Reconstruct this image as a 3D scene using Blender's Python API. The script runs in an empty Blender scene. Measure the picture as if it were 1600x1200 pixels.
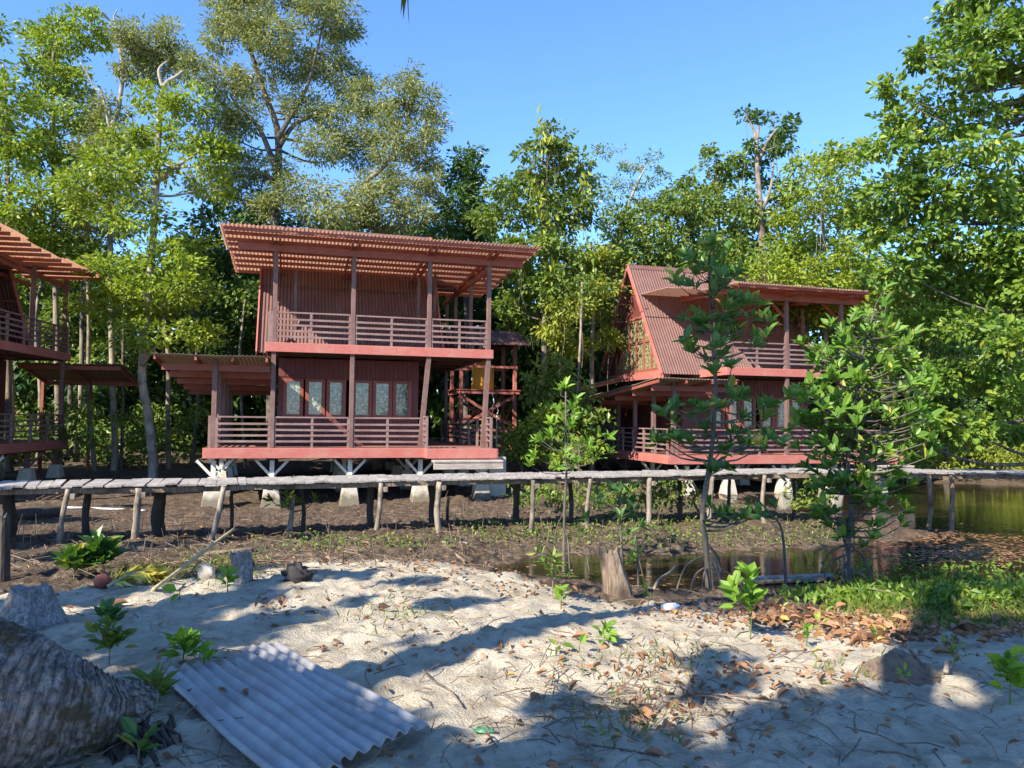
import bpy, math, random
import numpy as np
from mathutils import Vector, Matrix

S = bpy.context.scene
COL = S.collection
# ------------------------------------------------------------------ camera
EYE = 1.6; FPX = 1200.0
PITCH = math.radians(2.63); ROLL = math.radians(0.6)
_f = Vector((0, math.cos(PITCH), math.sin(PITCH))); _r0 = Vector((1, 0, 0)); _u0 = _r0.cross(_f)
_c, _s = math.cos(ROLL), math.sin(ROLL)
CR = _r0*_c + _u0*_s; CU = _u0*_c - _r0*_s
cam = bpy.data.objects.new('camera', bpy.data.cameras.new('camera')); COL.objects.link(cam)
cam.matrix_world = Matrix(((CR.x, CU.x, -_f.x, 0), (CR.y, CU.y, -_f.y, 0), (CR.z, CU.z, -_f.z, EYE), (0, 0, 0, 1)))
cam.data.sensor_width = 36; cam.data.lens = 36*FPX/1600
cam.data.clip_start = 0.05; cam.data.clip_end = 2000
S.camera = cam
# ------------------------------------------------------------------ light
SUN_AZ = math.radians(222.0); SUN_EL = math.radians(38.0)      # azimuth from +Y towards +X
SV = Vector((math.sin(SUN_AZ)*math.cos(SUN_EL), math.cos(SUN_AZ)*math.cos(SUN_EL), math.sin(SUN_EL)))
w = bpy.data.worlds.new('World'); S.world = w; w.use_nodes = True
nt = w.node_tree; bg = nt.nodes['Background']
sky = nt.nodes.new('ShaderNodeTexSky'); sky.sky_type = 'NISHITA'; sky.sun_disc = False
sky.sun_elevation = SUN_EL; sky.sun_rotation = SUN_AZ
sky.air_density = 1.0; sky.dust_density = 0.0; sky.ozone_density = 10.0
nt.links.new(sky.outputs[0], bg.inputs[0]); bg.inputs[1].default_value = 0.142
sun = bpy.data.objects.new('sun', bpy.data.lights.new('sun', 'SUN')); COL.objects.link(sun)
sun.data.energy = 5.0; sun.data.angle = math.radians(0.53); sun.data.color = (1.0, 0.91, 0.76)
sun.rotation_euler = (-SV).to_track_quat('-Z', 'Y').to_euler()
S.view_settings.view_transform = 'Standard'; S.view_settings.look = 'None'
S.view_settings.exposure = 1.3; S.view_settings.gamma = 1.0
S.cycles.max_bounces = 6; S.cycles.diffuse_bounces = 3; S.cycles.transmission_bounces = 4

rng = np.random.default_rng(7); random.seed(7)

# ------------------------------------------------------------------ pixel <-> place
def ray(px, py):
    d = _f + CR*((px-800)/FPX) - CU*((py-600)/FPX)
    return d/d.y
def P(px, py, Y): return Vector((0, 0, EYE)) + ray(px, py)*Y
def G(px, py, z):
    d = ray(px, py); return Vector((0, 0, EYE)) + d*((z-EYE)/d.z)

# ------------------------------------------------------------------ things
def tag(o, label=None, cat=None, group=None, kind=None):
    if label: o['label'] = label
    if cat: o['category'] = cat
    if group: o['group'] = group
    if kind: o['kind'] = kind
    return o
def empty(name, loc=(0, 0, 0), rz=0):
    o = bpy.data.objects.new(name, None); COL.objects.link(o)
    o.location = loc; o.rotation_euler = (0, 0, rz); o.empty_display_size = 0.3
    return o
def mesh_np(name, verts, faces, mat, parent=None, smooth=False):
    verts = np.asarray(verts, dtype=np.float32); faces = np.asarray(faces, dtype=np.int32)
    me = bpy.data.meshes.new(name); k = faces.shape[1]
    me.vertices.add(len(verts)); me.vertices.foreach_set('co', verts.ravel())
    me.loops.add(faces.size); me.loops.foreach_set('vertex_index', faces.ravel())
    me.polygons.add(len(faces)); me.polygons.foreach_set('loop_start', np.arange(0, faces.size, k, dtype=np.int32))
    try: me.polygons.foreach_set('loop_total', np.full(len(faces), k, dtype=np.int32))
    except Exception: pass
    me.polygons.foreach_set('use_smooth', np.full(len(faces), smooth, dtype=bool))
    me.update(calc_edges=True); me.materials.append(mat)
    o = bpy.data.objects.new(name, me); COL.objects.link(o)
    if parent: o.parent = parent
    return o
class MB:
    def __init__(s): s.v = []; s.f = []; s.m = []
    def add(s, vs, fs, m=0):
        b = len(s.v); s.v += [tuple(x) for x in vs]; s.f += [tuple(b+i for i in f) for f in fs]; s.m += [m]*len(fs)
        return s
    def box(s, a, b, m=0):
        x0, y0, z0 = a; x1, y1, z1 = b
        if x0 > x1: x0, x1 = x1, x0
        if y0 > y1: y0, y1 = y1, y0
        if z0 > z1: z0, z1 = z1, z0
        return s.add([(x0,y0,z0),(x1,y0,z0),(x1,y1,z0),(x0,y1,z0),(x0,y0,z1),(x1,y0,z1),(x1,y1,z1),(x0,y1,z1)],
              [(0,3,2,1),(4,5,6,7),(0,1,5,4),(1,2,6,5),(2,3,7,6),(3,0,4,7)], m)
    def beam(s, p, q, w, h, up=(0,0,1), m=0, w2=None, h2=None):
        p = Vector(p); q = Vector(q); d = (q-p).normalized(); up = Vector(up)
        if abs(d.dot(up)) > 0.98: up = Vector((0, 1, 0))
        a = d.cross(up).normalized(); b = a.cross(d).normalized()
        vs = []
        for o, ww, hh in ((p, w, h), (q, w2 or w, h2 or h)):
            for i, j in ((-1,-1),(1,-1),(1,1),(-1,1)): vs.append(o + a*(i*ww/2) + b*(j*hh/2))
        return s.add(vs, [(0,3,2,1),(4,5,6,7),(0,1,5,4),(1,2,6,5),(2,3,7,6),(3,0,4,7)], m)
    def tube(s, pts, rad, n=8, wob=0.0, m=0, cap=True):
        pts = [Vector(p) for p in pts]; rings = []; prev = None; vs = []
        for i, p in enumerate(pts):
            d = (pts[min(i+1, len(pts)-1)] - pts[max(i-1, 0)]).normalized()
            ref = prev if prev is not None else (Vector((1,0,0)) if abs(d.x) < .8 else Vector((0,1,0)))
            a = (ref - d*ref.dot(d)).normalized(); b = d.cross(a); prev = a
            r = rad[i] if hasattr(rad, '__len__') else rad
            for k in range(n):
                t = 2*math.pi*k/n; rr = r*(1 + wob*random.uniform(-1, 1))
                vs.append(p + (a*math.cos(t) + b*math.sin(t))*rr)
        fs = []
        for i in range(len(pts)-1):
            for k in range(n):
                k2 = (k+1) % n; fs.append((i*n+k, i*n+k2, (i+1)*n+k2, (i+1)*n+k))
        if cap: fs.append(tuple(range(n-1, -1, -1))); fs.append(tuple((len(pts)-1)*n+k for k in range(n)))
        return s.add(vs, fs, m)
    def corr(s, O, A, B, pitch=0.11, amp=0.018, th=0.007, nb=2, m=0, sag=0.0, jag=0.0):
        """corrugated sheet: waves across A, ribs along B"""
        O = Vector(O); A = Vector(A); B = Vector(B); nrm = A.cross(B).normalized()
        if nrm.z < 0: nrm = -nrm
        na = max(6, int(A.length/pitch*6)); vs = []
        jit = [random.uniform(-jag, jag) for _ in range(na//12+2)]
        for t in (0, 1):
            for j in range(nb+1):
                for i in range(na+1):
                    x = i/na; y = j/nb
                    if jag and j == nb: y += jit[i//12]/B.length
                    if jag and j == 0: y += jit[-1-i//12]/B.length
                    hgt = amp*math.sin(i/6*2*math.pi) - t*th + sag*math.sin(y*7+x*9)
                    vs.append(O + A*x + B*y + nrm*hgt)
        N = (na+1)*(nb+1); fs = []
        for j in range(nb):
            for i in range(na):
                a = j*(na+1)+i; b = a+1; c = b+na+1; d = a+na+1
                fs.append((a,b,c,d)); fs.append((N+a,N+d,N+c,N+b))
        for i in range(na):
            a = i; b = i+1; fs.append((a,N+a,N+b,b)); a = nb*(na+1)+i; b = a+1; fs.append((a,b,N+b,N+a))
        for j in range(nb):
            a = j*(na+1); b = a+na+1; fs.append((a,b,N+b,N+a)); a = j*(na+1)+na; b = a+na+1; fs.append((a,N+a,N+b,b))
        return s.add(vs, fs, m)
    def build(s, name, mat, parent=None, smooth=False, bevel=0):
        me = bpy.data.meshes.new(name); me.from_pydata(s.v, [], s.f)
        for mm in (mat if isinstance(mat, (list, tuple)) else [mat]): me.materials.append(mm)
        if any(s.m): me.polygons.foreach_set('material_index', s.m)
        if smooth: me.polygons.foreach_set('use_smooth', [True]*len(s.f))
        me.update()
        o = bpy.data.objects.new(name, me); COL.objects.link(o)
        if parent: o.parent = parent
        if bevel:
            b = o.modifiers.new('bevel', 'BEVEL'); b.width = bevel; b.segments = 1; b.limit_method = 'ANGLE'
        return o

# ------------------------------------------------------------------ materials
def newmat(name):
    m = bpy.data.materials.new(name); m.use_nodes = True; t = m.node_tree
    return m, t, t.nodes['Principled BSDF'], t.nodes['Material Output']
def nd(t, typ, **kw):
    n = t.nodes.new(typ)
    for k, v in kw.items():
        if k in n.inputs: n.inputs[k].default_value = v
        else: setattr(n, k, v)
    return n
def ramp(t, src, stops):
    r = t.nodes.new('ShaderNodeValToRGB'); e = r.color_ramp.elements
    while len(e) < len(stops): e.new(0.5)
    for i, (p, c) in enumerate(stops):
        e[i].position = p; e[i].color = (*c, 1) if len(c) == 3 else c
    t.links.new(src, r.inputs[0]); return r
def mixc(t, fac, a, b, mode='MIX'):
    m = t.nodes.new('ShaderNodeMix'); m.data_type = 'RGBA'; m.blend_type = mode
    for sock, val in ((m.inputs[0], fac), (m.inputs[6], a), (m.inputs[7], b)):
        if hasattr(val, 'links'): t.links.new(val, sock)
        elif isinstance(val, (int, float)): sock.default_value = val
        else: sock.default_value = (*val, 1)
    return m.outputs[2]
def bumpn(t, h, p, strength=0.4, dist=0.02):
    b = t.nodes.new('ShaderNodeBump'); b.inputs['Strength'].default_value = strength; b.inputs['Distance'].default_value = dist
    t.links.new(h, b.inputs['Height']); t.links.new(b.outputs[0], p.inputs['Normal'])
def objco(t, scale=(1,1,1)):
    c = t.nodes.new('ShaderNodeTexCoord'); mp = t.nodes.new('ShaderNodeMapping'); mp.inputs['Scale'].default_value = scale
    t.links.new(c.outputs['Object'], mp.inputs[0]); return mp.outputs[0]
def noise(t, vec, scale, detail=4, rough=0.6):
    n = nd(t, 'ShaderNodeTexNoise', Scale=scale, Detail=detail, Roughness=rough); t.links.new(vec, n.inputs['Vector']); return n.outputs['Fac']

def mat_crack(name, c1, c2, scale=9):
    m, t, p, out = newmat(name); v = objco(t, (1,1,.6)); vo = nd(t, 'ShaderNodeTexVoronoi', feature='DISTANCE_TO_EDGE', Scale=scale); 
    n = noise(t, v, 6, 5, .7); ad = nd(t, 'ShaderNodeVectorMath', operation='ADD'); t.links.new(v, ad.inputs[0]); sc = nd(t, 'ShaderNodeVectorMath', operation='SCALE'); t.links.new(n, sc.inputs[0]); sc.inputs['Scale'].default_value = .3
    t.links.new(sc.outputs[0], ad.inputs[1]); t.links.new(ad.outputs[0], vo.inputs['Vector'])
    c = ramp(t, n, [(.35, c1), (.65, c2)]).outputs[0]; c = mixc(t, ramp(t, vo.outputs['Distance'], [(.01, (.7,.7,.7)), (.07, (0,0,0))]).outputs[0], c, (.06, .055, .052))
    c = mixc(t, ramp(t, noise(t, v, 38, 4, .7), [(.4, (.7,)*3), (.55, (0,0,0))]).outputs[0], c, (.09, .085, .08))
    t.links.new(c, p.inputs['Base Color']); p.inputs['Roughness'].default_value = .95; bumpn(t, n, p, .9, .04); return m
def mat_paint(name, col, worn, amount=0.45, rough=0.62, stretch=(1,1,6), translucent=0.0):
    """old paint on wood: faded patches, grain streaks and grime"""
    m, t, p, out = newmat(name)
    v = objco(t, stretch); v1 = objco(t)
    n1 = noise(t, v1, 1.7, 6, 0.65); n2 = noise(t, v, 9, 5, 0.7); n3 = noise(t, v1, 40, 3, 0.7)
    c = mixc(t, ramp(t, n1, [(0.42, (0,0,0)), (0.75, (amount,)*3)]).outputs[0], col, worn)
    c = mixc(t, ramp(t, n2, [(0.35, (0.5,)*3), (0.6, (0,0,0))]).outputs[0], c, tuple(x*0.55 for x in col))
    c = mixc(t, ramp(t, n3, [(0.66, (0,0,0)), (0.74, (0.55,)*3)]).outputs[0], c, (0.28, 0.22, 0.18))
    t.links.new(c, p.inputs['Base Color']); p.inputs['Roughness'].default_value = rough
    p.inputs['Specular IOR Level'].default_value = 0.3
    bumpn(t, n2, p, 0.35, 0.006)
    if translucent:
        tr = nd(t, 'ShaderNodeBsdfTranslucent'); t.links.new(c, tr.inputs['Color'])
        mx = nd(t, 'ShaderNodeMixShader'); mx.inputs[0].default_value = translucent
        t.links.new(p.outputs[0], mx.inputs[1]); t.links.new(tr.outputs[0], mx.inputs[2]); t.links.new(mx.outputs[0], out.inputs['Surface'])
    return m
def mat_wood(name, c1, c2, stretch=(1,8,8), scale=3, rough=0.85):
    m, t, p, out = newmat(name); v = objco(t, stretch); v1 = objco(t)
    n = noise(t, v, scale, 8, 0.7); n2 = noise(t, v1, 2.3, 5)
    c = ramp(t, n, [(0.3, tuple(x*0.5 for x in c1)), (0.5, c1), (0.72, c2)]).outputs[0]
    c = mixc(t, ramp(t, n2, [(0.4, (0,0,0)), (0.7, (0.6,)*3)]).outputs[0], c, tuple(x*0.45 for x in c1))
    t.links.new(c, p.inputs['Base Color']); p.inputs['Roughness'].default_value = rough; bumpn(t, n, p, 0.5, 0.012)
    return m
def mat_leaf(name, dark, light, trans=0.35, rough=0.42, spec=0.35, odd=None, k=1.0):
    dark, light, odd = [c and tuple(min(.8, x*k) for x in c) for c in (dark, light, odd)]
    m, t, p, out = newmat(name)
    g = nd(t, 'ShaderNodeNewGeometry')
    c = ramp(t, g.outputs['Random Per Island'], [(0.0, dark), (0.55, tuple((a+b)/2 for a, b in zip(dark, light))), (0.93, light), (1.0, odd or light)]).outputs[0]
    v = objco(t); c = mixc(t, ramp(t, noise(t, v, 0.7, 3), [(0.4, (0,0,0)), (0.65, (0.5,)*3)]).outputs[0], c, tuple(x*1.5 for x in light), 'MIX')
    t.links.new(c, p.inputs['Base Color']); p.inputs['Roughness'].default_value = rough; p.inputs['Specular IOR Level'].default_value = spec
    tr = nd(t, 'ShaderNodeBsdfTranslucent')
    c2 = mixc(t, 1.0, c, (1.25, 1.25, 0.5), 'MULTIPLY'); t.links.new(c2, tr.inputs['Color'])
    mx = nd(t, 'ShaderNodeMixShader'); mx.inputs[0].default_value = trans
    t.links.new(p.outputs[0], mx.inputs[1]); t.links.new(tr.outputs[0], mx.inputs[2]); t.links.new(mx.outputs[0], out.inputs['Surface'])
    return m
def mat_bark(name, c1, c2, scale=3, stretch=(3,3,0.6), lichen=None):
    m, t, p, out = newmat(name); v = objco(t, stretch); v1 = objco(t)
    n = noise(t, v, scale, 8, 0.7); n2 = noise(t, v1, 2.0, 5, 0.65)
    c = ramp(t, n, [(0.32, c1), (0.62, c2)]).outputs[0]
    c = mixc(t, ramp(t, n2, [(0.48, (0,0,0)), (0.62, (0.8,)*3)]).outputs[0], c, lichen or tuple(x*0.5 for x in c1))
    t.links.new(c, p.inputs['Base Color']); p.inputs['Roughness'].default_value = 0.9; bumpn(t, n, p, 0.8, 0.03)
    return m

M = {}
M['fascia'] = mat_paint('red_fascia_paint', (0.43, 0.13, 0.105), (0.45, 0.255, 0.21), 0.6, stretch=(1,1,7))
M['frame'] = mat_paint('red_frame_paint', (0.27, 0.078, 0.055), (0.31, 0.165, 0.125), 0.5, stretch=(1,1,5))
M['post'] = mat_paint('brown_post_paint', (0.155, 0.085, 0.073), (0.27, 0.19, 0.165), 0.7, stretch=(6,6,1))
M['rail'] = mat_paint('faded_rail_paint', (0.21, 0.125, 0.112), (0.34, 0.26, 0.235), 0.8, stretch=(1,1,6))
M['clad'] = mat_paint('maroon_corrugated_cladding', (0.135, 0.064, 0.055), (0.19, 0.12, 0.10), 0.65, stretch=(4,4,0.5))
M['wall'] = mat_paint('dark_red_plank_wall', (0.14, 0.040, 0.036), (0.20, 0.09, 0.08), 0.6, stretch=(7,7,0.7))
M['sheet'] = mat_paint('aged_translucent_roof_sheet', (0.78, 0.57, 0.45), (0.66, 0.52, 0.42), 0.6, stretch=(4,0.6,1), translucent=0.68)
M['sheet_grey'] = mat_paint('grey_roof_sheet', (0.36, 0.30, 0.24), (0.24, 0.20, 0.15), 0.7, stretch=(4,0.6,1), translucent=0.30)
M['moss_roof'] = mat_paint('mossy_roof_sheet', (0.27, 0.19, 0.12), (0.14, 0.12, 0.06), 0.8, stretch=(3,3,1), translucent=0.15)
M['white_strut'] = mat_paint('white_strut_paint', (0.72, 0.67, 0.58), (0.55, 0.48, 0.40), 0.5)
def mat_pier():
    m = mat_paint('pale_concrete_pier', (0.50, 0.46, 0.38), (0.34, 0.30, 0.24), 0.7, rough=0.9, stretch=(2,2,0.6)); t = m.node_tree; p = t.nodes['Principled BSDF']
    old = p.inputs['Base Color'].links[0].from_socket; v = objco(t); sx = nd(t, 'ShaderNodeSeparateXYZ'); t.links.new(v, sx.inputs[0])
    ma = nd(t, 'ShaderNodeMath', operation='MULTIPLY_ADD'); t.links.new(noise(t, v, 5, 5, .7), ma.inputs[0]); ma.inputs[1].default_value = .55; t.links.new(sx.outputs[2], ma.inputs[2])
    mr = nd(t, 'ShaderNodeMapRange'); mr.inputs['From Min'].default_value = -1.22; mr.inputs['From Max'].default_value = -1.02; mr.inputs['To Min'].default_value = .85; mr.inputs['To Max'].default_value = 0.0
    t.links.new(ma.outputs[0], mr.inputs['Value']); t.links.new(mixc(t, mr.outputs[0], old, (0.11, 0.09, 0.055)), p.inputs['Base Color']); return m
M['pier'] = mat_pier()
M['concrete'] = mat_paint('pale_concrete', (0.50, 0.46, 0.38), (0.34, 0.30, 0.24), 0.7, rough=0.9, stretch=(2,2,0.6))
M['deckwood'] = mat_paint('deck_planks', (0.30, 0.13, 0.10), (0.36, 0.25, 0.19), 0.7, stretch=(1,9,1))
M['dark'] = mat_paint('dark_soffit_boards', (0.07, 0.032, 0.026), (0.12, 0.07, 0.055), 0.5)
M['greywood'] = mat_wood('weathered_grey_planks', (0.29, 0.262, 0.237), (0.50, 0.46, 0.415), (9,1.2,9), 2.2)
M['stepwood'] = mat_wood('weathered_step_boards', (0.36, 0.30, 0.26), (0.55, 0.48, 0.42), (1,9,9), 2.5)
M['darkwood'] = mat_wood('dark_wet_timber', (0.05, 0.04, 0.032), (0.10, 0.08, 0.06), (6,6,1), 3)
M['polewood'] = mat_bark('bare_pole_wood', (0.12, 0.092, 0.07), (0.34, 0.285, 0.225), 4, (5,5,0.8))
M['oldwood'] = mat_bark('old_stump_wood', (0.10, 0.065, 0.045), (0.30, 0.22, 0.15), 4, (8,8,0.7))
M['greystump'] = mat_crack('grey_cracked_stump', (0.13, 0.125, 0.125), (0.33, 0.32, 0.32), 16)
M['bark_pale'] = mat_bark('pale_bark', (0.19, 0.165, 0.125), (0.36, 0.325, 0.26), 2.5, (2,2,0.7), (0.10, 0.095, 0.06))
M['bark_dark'] = mat_bark('dark_bark', (0.06, 0.05, 0.04), (0.16, 0.135, 0.11), 2.5)
M['bark_mid'] = mat_bark('brown_bark', (0.13, 0.10, 0.075), (0.29, 0.24, 0.18), 2.5)
M['bamboo'] = mat_wood('dry_bamboo', (0.45, 0.36, 0.19), (0.62, 0.52, 0.30), (4,4,4), 3, 0.5)
M['leaf_oval'] = mat_leaf('bright_oval_leaf', (0.055, 0.10, 0.012), (0.17, 0.215, 0.024), 0.38, odd=(0.24, 0.22, 0.03), k=1.5)
M['leaf_fine'] = mat_leaf('olive_fine_leaf', (0.065, 0.09, 0.03), (0.17, 0.18, 0.065), 0.30, 0.5, odd=(0.2, 0.17, 0.06), k=1.5)
M['leaf_dark'] = mat_leaf('dark_green_leaf', (0.018, 0.048, 0.012), (0.055, 0.10, 0.020), 0.25, 0.4, k=1.35)
M['leaf_vine'] = mat_leaf('vine_leaf', (0.035, 0.075, 0.014), (0.115, 0.155, 0.026), 0.33, odd=(0.20, 0.15, 0.05), k=1.5)
M['leaf_yel'] = mat_leaf('yellow_green_leaf', (0.085, 0.125, 0.016), (0.21, 0.225, 0.03), 0.36, 0.5, k=1.5)
M['leaf_big'] = mat_leaf('broad_glossy_leaf', (0.03, 0.078, 0.012), (0.115, 0.17, 0.022), 0.34, 0.46, 0.4, odd=(0.22, 0.21, 0.03), k=1.5)
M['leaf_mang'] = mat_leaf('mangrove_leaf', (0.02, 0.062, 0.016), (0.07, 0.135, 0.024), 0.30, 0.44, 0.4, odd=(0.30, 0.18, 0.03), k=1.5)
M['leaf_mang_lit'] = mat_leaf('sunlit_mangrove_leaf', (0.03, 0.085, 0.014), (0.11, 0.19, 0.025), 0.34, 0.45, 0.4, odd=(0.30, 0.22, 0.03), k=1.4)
M['leaf_seed'] = mat_leaf('seedling_leaf', (0.06, 0.15, 0.02), (0.16, 0.26, 0.03), 0.42, 0.48, 0.35, k=1.25)
M['grass'] = mat_leaf('grass_blade', (0.06, 0.11, 0.018), (0.19, 0.23, 0.05), 0.4, 0.5, odd=(0.34, 0.28, 0.12))
M['litter'] = mat_leaf('dry_leaf', (0.09, 0.045, 0.025), (0.30, 0.16, 0.085), 0.06, 0.6, odd=(0.45, 0.30, 0.06))
M['twig'] = mat_bark('dry_twig', (0.13, 0.09, 0.06), (0.30, 0.22, 0.15), 8)
M['frond_dry'] = mat_leaf('yellow_palm_frond', (0.34, 0.28, 0.04), (0.50, 0.44, 0.09), 0.3, 0.5)
M['frond'] = mat_leaf('palm_frond', (0.03, 0.07, 0.015), (0.09, 0.13, 0.03), 0.3, 0.4)

def mat_simple(name, col, rough=0.5, metal=0.0, n=0.25, scale=5):
    m, t, p, out = newmat(name); v = objco(t); nn = noise(t, v, scale, 5)
    c = mixc(t, ramp(t, nn, [(0.4, (0,0,0)), (0.7, (n,)*3)]).outputs[0], col, tuple(x*0.4 for x in col))
    t.links.new(c, p.inputs['Base Color']); p.inputs['Roughness'].default_value = rough; p.inputs['Metallic'].default_value = metal
    return m
M['tank'] = mat_simple('orange_plastic', (0.85, 0.36, 0.02), 0.45, n=0.12)
M['white'] = mat_simple('white_plastic', (0.75, 0.76, 0.76), 0.4, n=0.2)
M['coconut'] = mat_simple('red_husk', (0.32, 0.09, 0.06), 0.8)
M['soil'] = mat_simple('dug_soil', (0.16, 0.115, 0.08), 0.95, n=0.7, scale=14)
M['char'] = mat_simple('charred_wood', (0.035, 0.03, 0.03), 0.9, n=0.6, scale=9)
M['green_trash'] = mat_simple('green_plastic', (0.06, 0.22, 0.10), 0.4)

def mat_curtain():
    m, t, p, out = newmat('floral_curtain_glass'); v = objco(t)
    n1 = noise(t, v, 15, 3, 0.65); n2 = noise(t, v, 26, 2, 0.5)
    c = ramp(t, n1, [(0.42, (0.035, 0.045, 0.03)), (0.50, (0.13, 0.15, 0.11)), (0.58, (0.36, 0.38, 0.33))]).outputs[0]
    c = mixc(t, ramp(t, n2, [(0.56, (0,0,0)), (0.62, (0.7,)*3)]).outputs[0], c, (0.10, 0.13, 0.05))
    t.links.new(c, p.inputs['Base Color']); p.inputs['Roughness'].default_value = 0.12
    p.inputs['Specular IOR Level'].default_value = 0.7; p.inputs['Coat Weight'].default_value = 0.6; p.inputs['Coat Roughness'].default_value = 0.05
    return m
M['curtain'] = mat_curtain()
def mat_curtain_y():
    m, t, p, out = newmat('yellow_floral_curtain_glass'); v = objco(t)
    n1 = noise(t, v, 12, 3, 0.6)
    c = ramp(t, n1, [(0.40, (0.08, 0.075, 0.03)), (0.50, (0.20, 0.18, 0.085)), (0.60, (0.34, 0.31, 0.19))]).outputs[0]
    t.links.new(c, p.inputs['Base Color']); p.inputs['Roughness'].default_value = 0.2
    p.inputs['Coat Weight'].default_value = 0.4; p.inputs['Coat Roughness'].default_value = 0.05
    return m
M['curtain_y'] = mat_curtain_y()
def mat_fsheet():
    m, t, p, out = newmat('grey_fibre_sheet'); v = objco(t); n1 = noise(t, v, 3, 6, 0.65); n2 = noise(t, v, 30, 3)
    c = ramp(t, n1, [(0.35, (0.20, 0.195, 0.19)), (0.6, (0.34, 0.335, 0.34)), (0.75, (0.27, 0.24, 0.205))]).outputs[0]
    c = mixc(t, ramp(t, n2, [(0.6, (0,0,0)), (0.72, (0.5,)*3)]).outputs[0], c, (0.25, 0.23, 0.21))
    t.links.new(c, p.inputs['Base Color']); p.inputs['Roughness'].default_value = 0.45
    bumpn(t, n2, p, 0.15, 0.004); return m
M['fsheet'] = mat_fsheet()
def mat_palmbark():
    m, t, p, out = newmat('ringed_palm_bark'); v = objco(t)
    aa = nd(t, 'ShaderNodeAttribute', attribute_name='along'); ab = nd(t, 'ShaderNodeAttribute', attribute_name='around')
    cb = nd(t, 'ShaderNodeCombineXYZ'); t.links.new(aa.outputs['Fac'], cb.inputs[0]); t.links.new(ab.outputs['Fac'], cb.inputs[1])
    n1 = noise(t, cb.outputs[0], 1.3, 5, 0.7); n2 = noise(t, v, 6.0, 5, 0.6); n3 = noise(t, v, 30, 4, 0.7)
    fr = nd(t, 'ShaderNodeMath', operation='FRACT'); t.links.new(aa.outputs['Fac'], fr.inputs[0])
    c = ramp(t, n1, [(0.36, (0.03, 0.026, 0.023)), (0.50, (0.14, 0.125, 0.115)), (0.68, (0.30, 0.275, 0.255))]).outputs[0]
    c = mixc(t, ramp(t, fr.outputs[0], [(0.0, (.6,)*3), (0.3, (0,0,0))]).outputs[0], c, (0.03, 0.026, 0.022))
    c = mixc(t, ramp(t, n3, [(0.36, (0.8,)*3), (0.48, (0,0,0))]).outputs[0], c, (0.04, 0.034, 0.028))
    c = mixc(t, ramp(t, n2, [(0.52, (0,0,0)), (0.60, (0.9,)*3)]).outputs[0], c, (0.045, 0.034, 0.012))
    t.links.new(c, p.inputs['Base Color']); p.inputs['Roughness'].default_value = 0.95
    bumpn(t, n3, p, 0.8, 0.02); return m
M['palmbark'] = mat_palmbark()
def mat_water():
    m, t, p, out = newmat('brown_still_water'); v = objco(t); n = noise(t, objco(t, (1,2.2,1)), 5, 3); n2 = noise(t, v, 0.6, 4)
    c = ramp(t, n2, [(0.4, (0.018, 0.014, 0.008)), (0.65, (0.045, 0.032, 0.016))]).outputs[0]
    t.links.new(c, p.inputs['Base Color']); p.inputs['Roughness'].default_value = 0.07; p.inputs['IOR'].default_value = 1.33
    p.inputs['Specular IOR Level'].default_value = 0.7
    bumpn(t, n, p, 0.16, 0.02); return m
M['water'] = mat_water()
def mat_ground():
    m, t, p, out = newmat('sand_and_mud'); v = objco(t)
    at = nd(t, 'ShaderNodeAttribute', attribute_name='sand'); ag = nd(t, 'ShaderNodeAttribute', attribute_name='green')
    n1 = noise(t, v, 0.9, 6, 0.6); n2 = noise(t, v, 14, 6, 0.7); n3 = noise(t, v, 55, 4, 0.7); n4 = noise(t, v, 4, 5, 0.65)
    sand = ramp(t, n4, [(0.3, (0.29, 0.24, 0.175)), (0.5, (0.45, 0.395, 0.30)), (0.7, (0.55, 0.49, 0.39))]).outputs[0]
    sand = mixc(t, ramp(t, n2, [(0.34, (0.55,)*3), (0.46, (0,0,0))]).outputs[0], sand, (0.24, 0.19, 0.135))
    sand = mixc(t, ramp(t, n3, [(0.62, (0,0,0)), (0.7, (0.6,)*3)]).outputs[0], sand, (0.20, 0.15, 0.10))
    mud = ramp(t, n4, [(0.3, (0.055, 0.04, 0.03)), (0.5, (0.12, 0.088, 0.062)), (0.72, (0.22, 0.165, 0.115))]).outputs[0]
    mud = mixc(t, ramp(t, n2, [(0.42, (0.7,)*3), (0.55, (0,0,0))]).outputs[0], mud, (0.045, 0.033, 0.025))
    mud = mixc(t, ramp(t, n3, [(0.6, (0,0,0)), (0.7, (0.7,)*3)]).outputs[0], mud, (0.26, 0.17, 0.10))
    add = nd(t, 'ShaderNodeMath', operation='ADD'); sub = nd(t, 'ShaderNodeMath', operation='MULTIPLY_ADD')
    t.links.new(n2, sub.inputs[0]); sub.inputs[1].default_value = 0.9; sub.inputs[2].default_value = -0.45
    t.links.new(at.outputs['Fac'], add.inputs[0]); t.links.new(sub.outputs[0], add.inputs[1])
    c = mixc(t, ramp(t, add.outputs[0], [(0.38, (0,0,0)), (0.62, (1,1,1))]).outputs[0], mud, sand)
    t.links.new(c, p.inputs['Base Color']); p.inputs['Roughness'].default_value = 0.95; p.inputs['Specular IOR Level'].default_value = 0.15
    mm = nd(t, 'ShaderNodeMath', operation='ADD'); t.links.new(n2, mm.inputs[0]); t.links.new(n3, mm.inputs[1])
    bumpn(t, mm.outputs[0], p, 0.8, 0.035); return m
M['ground'] = mat_ground()

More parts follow.
